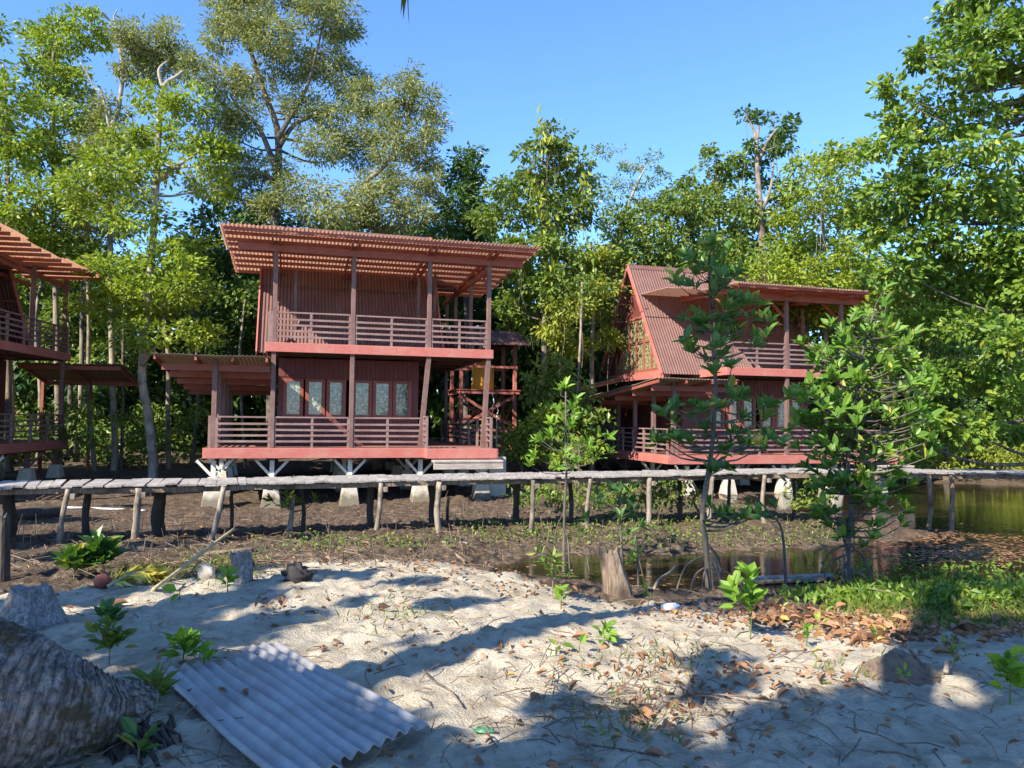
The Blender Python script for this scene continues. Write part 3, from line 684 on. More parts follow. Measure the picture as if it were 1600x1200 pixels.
    B(f, 'verandah_roof', 'sheet_grey')
    def f(mb):
        for u in (-1.3, -.25, .72, 1.64): mb.beam((u, -.58, wl(-.58)-.09), (u, 6.5, wl(6.5)-.09), .06, .12)
    B(f, 'rafter', 'frame')
    def f(mb):
        for v in (.12, 1.66, 3.26, 4.86, 6.3): mb.box((-1.22, v-.03, wl(v)-.34), (1.72, v+.03, wl(v)-.155))
    B(f, 'beam', 'frame')
    # lean-to roofs at the back
    if LL:
        def f(mb):
            mb.corr((UL+1.0, 6.3, 3.0), (0, 3.2, 0), (-3.5, .0, -.86), .112, .018, nb=3, sag=.012, jag=.05)
        B(f, 'lean_to_roof', 'moss_roof')
    B(lambda mb: mb.corr((LT, 8.1, 2.75), (3.6, 0, 0), (0, 2.2, -.55), .112, .018, nb=2, sag=.012, jag=.05), 'lean_to_roof', 'moss_roof')
    def f(mb):
        for v in (6.4, 7.9, 9.4): mb.beam((UL+1.0, v, 2.91), (UL-2.4, v, 2.075), .06, .11)
        mb.beam((UL-2.36, 6.35, 2.01), (UL-2.36, 9.45, 2.01), .05, .14); mb.box((UL-1.5, 6.36, -1.9), (UL-1.4, 6.46, 2.27)); mb.box((UL-1.5, 9.36, -1.9), (UL-1.4, 9.46, 2.27))
    if LL: B(f, 'lean_to_frame', 'frame')
    def f(mb):
        mb.beam((LT+.1, 10.2, 2.12), (LT+3.55, 10.2, 2.12), .05, .16); mb.beam((LT+.1, 8.15, 2.60), (LT+3.55, 8.15, 2.60), .05, .14)
        for u in (LT+.2, LT+1.8, LT+3.45): mb.beam((u, 8.1, 2.65), (u, 10.2, 2.13), .06, .10)
        for u, v in ((LT+1.8, 10.18), (LT+.1, 10.18)): mb.box((u-.05, v-.05, -1.9), (u+.05, v+.05, 2.15))
    B(f, 'lean_to_frame', 'frame')
    return r
cot = cottage((-8.754, 22.0, .689), 16, 'middle red timber cottage, seen front on, with a row of curtained windows behind its railing', LL=False)
c2 = cottage(P(1045, 711, 26.4) + Vector((.6, .15, -.02)), 15.5, 'red cottage on the right showing its steep A-frame gable and tall gable window', 5.93, 6.2, u0=0.0, u1=7.0, RL=1.45, RL2=.12, UL=-.6, UW=.95, RIDGE_W=7.52)
c3 = cottage((-23.05, 18.4, .70), 9, 'shaded red cottage cut off by the left edge, only its right end showing', 5.9, 5.78, LT=6.6, RB=8.2)

# ------------------------------------------------------------------ water tower, tank
A16 = math.radians(16)
def hl(u, v, w=0): return Vector((-8.754 + math.cos(A16)*u - math.sin(A16)*v, 22.0 + math.sin(A16)*u + math.cos(A16)*v, .689+w))
tb = hl(9.6, 10.0); tb.z = gz(tb.x, tb.y)
tw = empty('water_tower', tb, A16); tag(tw, 'red timber water tower with crossed braces and small corrugated roof behind the middle cottage', 'water tower')
zt = 2.9 - tb.z; zr = 5.1 - tb.z; TW_, TD = 2.5, 2.0
for u in (0, TW_):
    for v in (0, TD):
        MB().box((u-.075, v-.075, -.1), (u+.075, v+.075, zr-.05)).build('post', M['fascia'], tw)
for v in (0, TD):
    for w_ in (1.25, zt-.1): MB().box((-.2, v-.11, w_-.07), (TW_+.2, v-.078, w_+.07)).build('beam', M['fascia'], tw)
    MB().box((-.1, v-.11, zt+1.0), (TW_+.1, v-.078, zt+1.1)).build('beam', M['fascia'], tw)
for u in (0, TW_):
    for w_ in (1.25, zt-.1): MB().box((u-.11, -.2, w_-.09), (u-.078, TD+.2, w_+.05)).build('beam', M['fascia'], tw)
for v in (0, TD):
    for a, b in (((0, .15), (TW_, 1.15)), ((TW_, .15), (0, 1.15)), ((0, 1.4), (TW_, zt-.25)), ((TW_, 1.4), (0, zt-.25))):
        MB().beam((a[0], v+(.05 if a[0] else .09), a[1]), (b[0], v+(.05 if a[0] else .09), b[1]), .13, .06, (0,1,0)).build('brace', M['fascia'], tw)
for u in (0, TW_):
    for a, b in (((0, .15), (TD, 1.15)), ((TD, 1.4), (0, zt-.25))):
        MB().beam((u+.05, a[0], a[1]), (u+.05, b[0], b[1]), .12, .04, (1,0,0)).build('brace', M['fascia'], tw)
mb = MB(); y = -.15
while y < TD+.1: mb.box((-.25, y, zt-.02), (TW_+.25, y+.13, zt+.03)); y += .15
mb.build('platform', M['frame'], tw)
mb = MB(); mb.corr((-.55, -.7, zr-.18), (TW_+1.1, 0, 0), (0, 1.75, .82), .112, .02, nb=2); mb.corr((-.55, TD+.7, zr-.2), (TW_+1.1, 0, 0), (0, -1.75, .84), .112, .02, nb=2)
mb.build('roof', M['clad'], tw)
mb = MB()
for u, wt in ((1.35, 2.4), (1.55, 2.0)): mb.tube([(u, -.5, 0), (u, -.5, wt), (u+.06, -.5, wt+.1), (u+.06, -.2, wt+.5)], .022, 6)
mb.build('pipe', M['white'], tw)
tk = empty('water_tank', hl(9.6+1.25, 10.0+1.0, 0), A16); tk.location.z = tb.z + zt + .03
tag(tk, 'orange plastic water tank standing on the tower platform', 'water tank')
MB().tube([(0,0,0),(0,0,.08),(0,0,.35),(0,0,.4),(0,0,.75),(0,0,.8),(0,0,1.1),(0,0,1.18)], [.50,.53,.53,.50,.53,.50,.53,.45], 20).build('body', M['tank'], tk, smooth=True)
MB().tube([(0,0,1.18),(0,0,1.3),(0,0,1.36)], [.3,.2,.18], 16).build('lid', M['tank'], tk)
cbk = MB(); p0 = hl(8.75, .55); zz = gz(p0.x, p0.y)
cbk.box((-.28,-.25,-.15), (.28,.25,p0.z - zz - .30)); bo = cbk.build('concrete_block', M['concrete'], None, bevel=.02)
bo.location = (p0.x, p0.y, zz); bo.rotation_euler[2] = A16; tag(bo, 'square concrete pedestal at the right corner of the middle cottage deck', 'pedestal')

# ------------------------------------------------------------------ boardwalk
bw = empty('boardwalk', (0, 0, 0)); tag(bw, 'long weathered grey plank boardwalk on thin poles running past the front of the cottages', 'boardwalk')
near = [P(x, y, 1)*0 + G(x, y, z) for x, y, z in [(-420,768,.37),(-60,764,.37),(100,760,.37),(400,755,.37),(700,748.5,.37),(900,745,.385),(1110,741,.40),(1270,738,.40),(1450,739,.40),(1700,741,.39)]]
npth = smooth_path(near, 10)
# even the run out and offset the back edge
cum = [0]
for i in range(1, len(npth)): cum.append(cum[-1] + (npth[i]-npth[i-1]).length)
def bpos(s):
    i = min(max(np.searchsorted(cum, s)-1, 0), len(npth)-2); t_ = (s-cum[i])/max(1e-6, cum[i+1]-cum[i]); return npth[i].lerp(npth[i+1], t_)
tot = cum[-1]; mb = MB(); s = 0.0; sag0 = 0; part_len = 0
def bdir(s): return (bpos(min(s+.6, tot)) - bpos(max(s-.6, 0))).normalized()
while s < tot-.2:
    wd = random.uniform(.13, .19); p = bpos(s); d = bdir(s); nrm = Vector((-d.y, d.x, 0)).normalized(); lift = random.uniform(-.006, .012) + (0.03*random.random() if random.random() < .08 else 0)
    a = p + nrm*random.uniform(-.07, .05); b = p + nrm*random.uniform(1.14, 1.28); skew = d*random.uniform(-.02, .02)
    q = [a, a+d*wd, b+d*wd+skew, b+skew]
    za = lift; zb = .02 + random.uniform(-.008,.012)
    vs = [(v.x, v.y, v.z + zz + t_) for t_ in (-.03, 0) for v, zz in zip(q, (za, za+random.uniform(-.004,.006), zb, zb))]
    mb.add(vs, [(0,3,2,1),(4,5,6,7),(0,1,5,4),(1,2,6,5),(2,3,7,6),(3,0,4,7)]); s += wd + random.uniform(.004, .014)
mb.build('plank', M['greywood'], bw)
mb = MB(); st = 2.4; s = 0
while s < tot-st:
    p = bpos(s); q = bpos(s+st+.15); n_ = Vector((-bdir(s).y, bdir(s).x, 0)).normalized()
    for o, dz in ((.10, -.085), (1.05, -.075)): mb.beam(p+n_*o+Vector((0,0,dz+random.uniform(-.015,.01))), q+n_*o+Vector((0,0,dz+random.uniform(-.015,.01))), .06, .09)
    s += st
mb.build('bearer', M['oldwood'], bw)
def bpost(tx, ty, bx, by, r, mat, back=False, label=None, up=0):
    # front posts stand under the near edge, back posts under the far edge
    best = min((abs(800+FPX*((bpos(s)-Vector((0,0,EYE))).dot(CR))/((bpos(s)-Vector((0,0,EYE))).dot(_f)) - tx), s) for s in np.arange(0, tot, .1))
    s = best[1]; d = bdir(s); n_ = Vector((-d.y, d.x, 0)).normalized()
    t_ = bpos(s) + n_*(1.0 if back else .0) + Vector((0, -.02, -.05+up))
    if back: t_ = P(tx, ty, t_.y)
    b = P(bx, by, t_.y + random.uniform(-.1, .1)); b.z = gz(b.x, b.y) - .25
    r *= random.uniform(.8, 1.15); m = (t_+b)/2 + Vector((random.uniform(-.07,.07), random.uniform(-.03,.03), 0))
    MB().tube(smooth_path([b, m, t_], 4), [r*1.12, r*1.1, r*1.05, r*1.05, r, r, r*.98, r*.95, r*.95], 8, .15).build('post', M[mat], bw, smooth=True)
for a in [(108,765,92,832),(220,765,210,836),(352,765,325,830),(592,752,585,826),(690,750,688,820),(830,748,828,802),(921,747,919,806),(1012,744,1012,800),(1110,742,1108,806),(1196,742,1196,800),(1283,740,1280,812)]:
    bpost(*a, .055, 'polewood')
for a in [(1448,741,1448,812),(1486,741,1485,812),(1366,741,1366,815)]:
    bpost(*a, .055, 'oldwood')  # darker wood here: shade over the right end is put into the colour
for a in [(138,765,138,815,.06),(252,765,252,820,.14),(360,762,360,808,.04),(470,760,471,812,.05),(580,755,580,812,.06),(676,752,676,806,.07),(808,750,808,805,.07),(890,748,890,800,.05),(1062,745,1062,790,.05),(1140,745,1140,790,.05),(1240,742,1239,782,.05),(12,765,12,822,.10)]:
    bpost(*a, 'darkwood', True)
for tx in (108, 220, 352, 592, 690, 830, 1012, 1196):
    s = min((abs(800+FPX*((bpos(s)-Vector((0,0,EYE))).dot(CR))/((bpos(s)-Vector((0,0,EYE))).dot(_f)) - tx), s) for s in np.arange(0, tot, .1))[1]
    d = bdir(s); n_ = Vector((-d.y, d.x, 0)).normalized(); p = bpos(s)
    mb = MB(); mb.beam(p - n_*.12 + d*.07 + Vector((0,0,-.17)), p + n_*1.15 + d*.07 + Vector((0,0,-.15)), .07, .09)
    mb.build('cross_beam', M['polewood'], bw)

# ------------------------------------------------------------------ trees behind the cottages
GW = 'trees behind the cottages'
def T(*a, **k): return tree(*a, group=GW, **k)
T('tall_tree', 'leafy tree cut by the left edge above the shaded cottage', 'tree', 29, 'oval', [(14,700),(12,500),(12,250),(5,100)],
  [(5,40,15,30),(10,150,25,40),(30,215,40,25),(20,260,35,30),(60,250,40,25),(15,320,40,30),(70,300,40,25),(-40,180,40,60),(-60,80,40,50),(-50,300,50,50),(25,360,40,25)], bark='bark_mid')
T('tall_tree', 'tall yellow-green tree, second from the left edge, with a rounded top', 'tree', 31, 'oval', [(92,700),(88,520),(84,300),(83,100),(90,40)],
  [(95,60,45,36),(60,80,30,36),(130,35,30,26),(150,60,22,22),(70,120,40,28),(110,130,35,25),(90,180,45,25),(60,165,25,20),(120,190,30,20),(70,225,35,20),(110,250,35,22),(90,340,45,28),(60,390,45,30),(120,400,45,30)], r=.15)
T('tall_tree', 'tall tree with bare pale crooked branches sticking out of its top', 'tree', 30, 'fine', [(180,700),(175,560),(172,240),(185,170),(192,110),(185,70),(172,35),(158,18)],
  [(150,200,35,25),(175,170,28,18),(200,220,35,25),(160,235,40,22),(140,165,22,18),(212,60,28,30),(235,75,35,30),(262,55,22,22),(280,90,25,25),(215,110,30,22),(250,110,30,20),(150,290,40,25),(200,300,40,25),(300,110,22,30),(150,350,50,30)], r=.13, bark='bark_pale',
  limbs=[[(178,240),(160,150),(148,138),(135,112),(125,98)],[(192,110),(205,95),(218,72)],[(190,60),(178,30),(184,15)]], autolimb=.35)
T('tall_tree', 'pale-trunked tall tree with forked bare limb standing beside the left verandah roof', 'tree', 27, 'oval', [(240,730),(232,650),(222,575),(236,420),(245,280),(250,180),(256,135),(275,120),(285,112)],
  [(265,170,35,22),(225,150,25,20),(292,160,30,25),(285,215,40,25),(200,215,38,28),(170,260,50,28),(240,262,40,26),(130,290,45,25),(320,240,38,28),(150,330,40,25),(215,335,45,28),(260,410,60,32),(220,460,60,32),(180,480,50,28),(290,450,40,28),(230,522,50,22),(310,520,38,22),(170,420,45,25),(300,380,35,22),(335,290,30,25),(350,240,25,25)], r=.18, bark='bark_pale',
  limbs=[[(245,285),(272,262),(300,245),(320,225)],[(222,570),(240,545),(262,530),(290,500)],[(256,140),(248,110),(262,95)]], autolimb=.3, cov=.95)
T('tall_tree', 'largest olive tree with dark spreading forks rising above the middle cottage', 'tree', 33, 'fine', [(425,700),(425,500),(430,330),(435,215),(415,150),(395,90),(378,40)],
  [(380,20,45,45),(345,60,25,40),(420,55,45,40),(400,-20,50,30),(350,-10,30,30),(500,25,40,30),(535,45,30,25),(350,130,35,35),(400,130,35,30),(460,100,45,32),(510,100,35,30),(548,130,38,35),(575,150,28,28),(480,170,45,25),(530,190,45,28),(590,200,28,30),(380,190,35,28),(340,200,35,35),(425,265,35,22),(370,260,40,25),(500,230,40,22),(560,240,38,26),(330,290,40,25),(390,310,45,25),(470,-10,40,25),(530,0,30,20),(440,320,40,25)], r=.26, bark='bark_dark',
  limbs=[[(435,215),(455,180),(478,140),(495,80),(505,35)],[(436,230),(460,195),(500,180),(540,188)],[(430,260),(405,200),(385,180),(360,150)],[(425,280),(395,265),(360,262)]], autolimb=.5)
T('tall_tree', 'drooping fine-leaved tree right of the largest olive tree, against open sky', 'tree', 31, 'fine', [(590,720),(600,420),(578,310),(572,285),(600,260),(640,200)],
  [(640,120,16,20),(625,145,28,18),(660,160,28,22),(680,195,20,22),(620,180,28,20),(650,215,38,20),(610,230,32,22),(660,250,28,25),(600,280,36,26),(640,300,34,26),(560,300,40,22),(678,280,14,28),(540,340,45,20),(600,340,50,20),(480,300,40,22),(500,335,40,18),(640,335,40,20)], r=.2, bark='bark_mid', limbs=[[(575,300),(560,295),(545,305)],[(572,288),(590,292),(606,288)]])
for i, (lab, st, Y, tr, cl) in enumerate([
  ('dense dark tree filling the gap behind the left verandah roof', 'dark', 35, [(360,720),(360,480)], [(350,350,50,30),(330,420,50,40),(380,480,40,40),(340,480,45,40),(390,540,35,30),(330,560,45,30),(300,400,40,30),(380,400,40,30)]),
  ('dense green tree directly right of the shaded cottage roof', 'vine', 36, [(110,720),(110,450)], [(40,370,50,35),(100,400,50,35),(60,440,50,30),(150,440,45,30),(120,500,50,35),(170,560,50,35),(60,520,50,40),(100,570,50,30),(20,450,40,40)]),
  ('dark tree hidden behind the middle cottage balcony', 'dark', 36, [(520,720),(520,400)], [(430,360,50,30),(500,365,50,25),(570,370,50,25),(640,375,45,25),(450,420,50,40),(540,430,50,40),(630,430,50,40),(690,400,30,30)]),
  ('dark tree trunk and crown behind the water tower', 'dark', 41, [(800,720),(800,600)], [(800,560,50,40),(840,520,50,35),(860,580,55,40),(830,640,50,40),(780,620,40,40),(720,470,40,40),(760,430,45,35)]),
  ('dark tree filling the gap left of the right cottage gable', 'dark', 36, [(920,720),(920,600)], [(920,560,50,40),(900,630,50,40),(960,500,40,40),(880,660,45,30),(930,600,40,40)])]):
    T('background_tree', lab, 'tree', Y, st, tr, cl, bark='bark_dark', autolimb=.6)
T('vine_tree', 'narrow dark column of a tree smothered in vines, right of the open sky', 'tree', 39, 'dark', [(728,720),(728,500),(725,240)],
  [(725,250,16,18),(735,240,12,14),(718,280,24,24),(745,272,14,14),(715,320,26,28),(742,300,20,22),(710,350,32,22),(748,330,22,26),(680,360,38,22),(640,372,40,18),(755,360,20,25),(730,400,30,30)], bark='bark_dark', cov=1.1)
spire = T('climber_tree', 'tall spire-topped tree wrapped in big-leaved climbers between the two cottages', 'tree', 31.5, 'vine', [(852,730),(850,640),(852,400),(857,195)],
  [(857,205,13,18),(848,228,20,18),(872,218,18,16),(886,236,17,16),(828,238,22,9),(845,262,28,20),(880,265,24,18),(906,250,16,12),(860,300,42,26),(812,292,34,20),(905,290,30,20),(926,274,13,12),(780,300,20,16),(798,330,48,26),(860,345,48,26),(910,330,38,26),(770,345,34,20),(830,390,42,22),(880,390,38,22),(820,440,48,28),(870,450,42,28),(800,480,34,22),(838,500,38,22),(790,400,30,25)], bark='bark_dark', vines=14, r=.22)
def big_leaves(root, spots, Y, L, W, mat, name):
    pos = []; ax = []
    for px, py, r, n in spots:
        for _ in range(n):
            pos.append(P(px+random.gauss(0,r*.45), py+random.gauss(0,r*.8), Y-1.1-random.random()*.6) - root.location); ax.append((random.gauss(0,.35), -.5+random.gauss(0,.3), random.choice((-1,-.7,.9))+random.gauss(0,.2)))
    n = len(pos); leaf_mesh(name, np.array([tuple(p) for p in pos]), np.array(ax), L*rng.uniform(.7,1.2,n), W*rng.uniform(.7,1.2,n), M[mat], root, oval=True, droop=.2)
big_leaves(spire, [(852,215,14,16),(845,200,10,8),(830,290,12,16),(840,310,12,14),(855,340,14,16),(858,420,14,22),(852,380,12,16),(855,520,16,24),(848,580,14,16),(915,285,10,12)], 31.5, .42, .13, 'leaf_yel', 'climber_leaves')
T('feathery_tree', 'yellow-green feathery tree just left of the right cottage gable', 'tree', 32, 'yel', [(925,720),(925,560),(930,420)],
  [(920,392,38,16),(898,418,42,18),(950,415,38,16),(878,446,38,18),(930,452,48,20),(975,440,22,18),(890,482,38,18),(940,492,38,20),(868,512,28,18),(900,542,38,18),(948,532,24,22),(870,560,30,16)], bark='bark_mid', flat=.7, vines=6)
T('umbrella_tree', 'sparse tree with thin tiered leaf layers against the sky', 'tree', 38, 'umb', [(950,720),(958,480),(980,330),(1008,262)],
  [(945,238,22,7),(965,228,18,6),(985,262,20,8),(1000,255,24,8),(1020,243,18,7),(975,286,28,8),(1010,285,25,8),(960,305,25,8),(1000,310,34,9),(1038,270,16,14),(1042,300,14,14),(980,330,35,9),(955,330,20,8),(1020,330,20,10)], bark='bark_pale', flat=.8, cov=.9, autolimb=.9, r=.14, dj=1.4)
T('leafy_tree', 'broad mid-green tree above the ridge of the right cottage', 'tree', 34, 'vine', [(1040,720),(1040,500),(1045,330)],
  [(1010,342,42,22),(970,350,34,22),(1060,312,34,22),(1090,330,44,24),(1040,362,48,24),(990,392,40,24),(1050,400,44,24),(1110,372,40,28),(1160,400,40,28),(1090,410,40,24),(960,400,35,30),(1130,430,45,25),(1030,440,45,25)], vines=8)
T('vine_tree', 'tallest tree on the right skyline, hung with bare brown vines', 'tree', 33, 'dark', [(1195,720),(1192,420),(1188,320),(1182,240),(1186,192)],
  [(1168,178,12,6),(1190,190,18,11),(1216,204,20,15),(1236,190,9,10),(1208,230,22,13),(1180,230,13,16),(1175,265,20,18),(1200,290,20,12),(1225,225,12,12)], bark='bark_mid', r=.2, vines=14, limbs=[[(1183,240),(1178,205),(1166,180)],[(1186,250),(1200,220),(1215,200)],[(1190,330),(1205,290),(1208,250)]])
T('leafy_tree', 'leafy tree left of the vine-hung tall tree on the skyline', 'tree', 35, 'vine', [(1128,720),(1128,500),(1120,250)],
  [(1105,232,13,9),(1115,255,20,12),(1130,280,30,18),(1150,250,18,12),(1090,285,24,14),(1140,312,38,22),(1095,322,34,20),(1170,330,34,22),(1070,290,18,12),(1215,330,30,20),(1180,360,40,24),(1230,300,20,14)])
T('vine_tree', 'vine-draped leafy tree behind the balcony roof of the right cottage', 'tree', 31, 'oval', [(1290,720),(1290,520),(1285,300)],
  [(1290,240,28,14),(1262,260,32,18),(1310,265,34,20),(1340,240,30,18),(1270,300,44,22),(1320,312,44,26),(1240,330,34,22),(1290,352,48,26),(1350,330,40,28),(1230,382,42,22),(1290,402,48,24),(1200,420,40,20),(1340,392,40,28),(1350,440,34,28),(1250,430,45,22),(1300,450,45,24),(1260,480,45,25),(1320,500,45,30)], vines=20)
T('background_tree', 'shaded dark tree low behind the hanging branches at far right', 'tree', 34, 'dark', [(1480,730),(1480,620)], [(1400,560,50,35),(1450,600,55,40),(1520,600,55,40),(1580,590,50,40),(1640,600,50,50),(1400,640,50,30),(1480,650,50,25),(1560,650,50,25),(1500,540,50,30),(1600,540,50,30),(1650,500,60,50),(1420,490,50,40),(1500,470,60,40),(1580,470,60,40)], bark='bark_dark', autolimb=.5)
big = tree('broadleaf_tree', 'large broad-leaved tree hanging over the right edge of the view', 'tree', 16.5, 'big', [(1730,740),(1690,560),(1640,360),(1612,260),(1618,130),(1620,20)],
  [(1500,20,35,20),(1480,60,34,20),(1540,50,44,28),(1590,40,30,38),(1452,90,34,14),(1428,85,16,8),(1500,110,44,22),(1560,110,44,28),(1470,152,44,20),(1402,146,28,13),(1376,135,13,7),(1400,186,34,18),(1450,202,44,22),(1520,182,44,24),(1590,180,28,24),(1390,226,34,20),(1440,252,38,22),(1500,250,38,20),(1540,225,26,16),
   (1400,300,48,26),(1460,312,44,26),(1510,330,44,22),(1380,352,44,26),(1440,372,48,26),(1500,392,44,26),(1570,400,44,28),(1400,422,48,26),(1460,442,48,26),(1530,452,48,28),(1590,460,28,38),(1390,482,44,26),(1450,502,48,26),(1520,512,44,24),(1580,532,34,28),(1480,552,44,20),(1550,582,48,26),(1590,620,28,28),(1560,345,30,16),(1650,300,40,60),(1660,120,50,60),(1650,450,50,60),(1550,-20,60,25),(1640,30,40,50),(1590,300,40,30),(1600,350,40,30),(1585,240,20,16),(1540,295,36,24),(1610,410,40,30),(1440,655,40,22),(1510,668,50,20),(1590,665,40,26),(1400,672,30,18),(1470,590,40,26),(1380,560,40,26),(1360,610,34,24)],
  r=.13, bark='bark_dark', limbs=[[(1612,300),(1560,282),(1520,262),(1470,245)],[(1618,140),(1560,110),(1500,90),(1450,90)]], autolimb=.8, cov=1.5)

# thin forest trunks seen in the shade between the cottages
for px, py, w_, ty in [(265,720,.11,560),(150,712,.09,500),(60,705,.1,500),(190,716,.07,520),(300,715,.09,540),(20,705,.09,480),(385,715,.07,560),(870,712,.09,520),(905,715,.07,540),(120,700,.12,470),(340,716,.08,540)]:
    Y = random.uniform(29, 34); b = P(px, py, Y); b.z = gz(b.x, b.y)-.1; t_ = P(px+random.uniform(-14,14), ty, Y); m_ = (b+t_)/2 + Vector((random.uniform(-.2,.2),0,0))
    rt = empty('slender_tree', b); tag(rt, 'slender bare forest trunk standing in the shade behind the cottages', 'tree', 'slender trunks in the forest shade')
    up = t_ + Vector((random.uniform(-.5,.5), .3, 2.5))
    MB().tube([p-b for p in smooth_path([b, m_, t_, up], 4)], [w_*1.3]+[w_*(1-.04*i) for i in range(12)], 7, .06).build('trunk', M[random.choice(['bark_dark','bark_mid'])], rt, smooth=True)
    pos = np.array([tuple(up-b)]) + rng.normal(size=(260,3))*np.array([.7,.6,.5]); leaf_mesh('crown', pos, rng.normal(size=(260,3))-[0,0,.3], .22, .12, M['leaf_vine'], rt)

# the wood farther back, one mass
def mass(name, spots, style, Yr, n, L, W, mat, cov=1.0):
    PS = []; AX = []
    for px, py, rx, ry in spots:
        Y = random.uniform(*Yr); k = Y/FPX; c = np.array(P(px, py, Y)); N = int(cov*n*rx*ry*k*k/(L*W))
        d = unit(rng.normal(size=(N,3)))*(rng.uniform(0,1,N)**.4)[:,None]; PS.append(c + d*np.array([rx*k, max(rx,ry)*k*.6, ry*k])); AX.append(rng.normal(size=(N,3)) - [0,0,.3])
    pos = np.concatenate(PS); keep = pos[:,2] > height(pos[:,0], pos[:,1], False); pos = pos[keep]; AX = np.concatenate(AX)[keep]
    s = rng.uniform(.6,1.3,len(pos)); o = leaf_mesh(name, pos, AX, L*s, W*s, M[mat]); tag(o, kind='stuff'); return o
sp_ = []
for px in range(-420, 2050, 62):
    top = np.interp(px, [-400,0,200,420,650,760,900,1000,1150,1300,1500,2000], [330,360,400,400,400,380,430,400,380,400,420,420])
    for py in range(int(top)+40, 720, 62): sp_.append((px+random.uniform(-20,20), py+random.uniform(-20,20), 60, 55))
sp_ += [(px, py, 45, 30) for px in range(-420, 2050, 40) for py in (640, 672, 700)]
mass('distant_wood', sp_, 'dark', (40, 48), 24, .5, .28, 'leaf_dark')
sp_ = [(px+random.uniform(-25,25), py+random.uniform(-12,12), random.uniform(25,45), random.uniform(14,30)) for px in range(-60, 960, 34) for py in (650, 685, 708) if not 300 < px < 825]
o = mass('undergrowth', sp_, 'vine', (26, 36), 11, .24, .12, 'leaf_vine', .8); tag(o, 'leafy undergrowth below the forest trees', 'undergrowth')
sp_ = [(px+random.uniform(-15,15), py+random.uniform(-5,5), random.uniform(22,38), random.uniform(8,16)) for px in range(1400, 1760, 22) for py in (700, 716, 728)]
o = mass('bank_scrub', sp_, 'yel', (33, 37), 9, .22, .09, 'leaf_yel', .9); tag(o, 'sunlit scrub along the far bank of the creek', 'scrub')
sp_ = [(px+random.uniform(-15,15), py+random.uniform(-6,6), random.uniform(16,28), random.uniform(7,13)) for px in list(range(815, 1080, 22))+list(range(1240, 1300, 22)) for py in (752, 768, 782)]
o = mass('low_shrubs', sp_, 'yel', (17.5, 22), 8, .15, .075, 'leaf_vine', .9); tag(o, 'low green shrubs on the mud between boardwalk and right cottage', 'shrubs')
for lab, px, py, Y, st, cl in [
  ('bright leafy bush beside the foot of the water tower', 815, 712, 27.5, 'oval', [(810,690,22,20),(835,680,25,22),(825,705,26,16),(850,660,22,20)]),
  ('tall tangled bush between water tower and right cottage', 870, 715, 29, 'vine', [(870,640,34,34),(845,600,30,30),(890,670,36,30),(860,690,36,20),(905,620,25,30),(880,580,25,25)]),
  ('low bright bush at the left front corner of the right cottage', 905, 722, 25, 'oval', [(895,712,22,13),(920,705,20,14),(880,718,18,10)])]:
    tree('bush', lab, 'bush', Y, st, [(px,py),(px,py-30)], cl, r=.04, bark='bark_dark', autolimb=.8, dj=.4)

# ------------------------------------------------------------------ mangroves and saplings near the creek
def rosettes(root, pts, dirs, n, L, W, mat, name='leaves', spread=1.0):
    P_ = []; A_ = []; N_ = []
    for p, d in zip(pts, dirs):
        d = Vector(d).normalized(); a = d.orthogonal().normalized(); b = d.cross(a)
        for k in range(int(n*random.uniform(.7, 1.3))):
            th = k*2.4 + random.uniform(-.3,.3); tl = random.uniform(.35, 1.15)*spread
            ax = d*math.cos(tl) + (a*math.cos(th)+b*math.sin(th))*math.sin(tl)
            P_.append(tuple(Vector(p) + d*random.uniform(-.05, .03) + ax*.02)); A_.append(tuple(ax)); N_.append(tuple(d*1.2 - ax*.3 + Vector((random.gauss(0,.2), random.gauss(0,.2), random.gauss(0,.2)))))
    m_ = len(P_); s = rng.uniform(.5, 1.25, m_)
    return leaf_mesh(name, np.array(P_), np.array(A_), L*s, W*s*rng.uniform(.85,1.15,m_), M[mat], root, oval=True, nrm=np.array(N_), fold=.16, droop=.12)
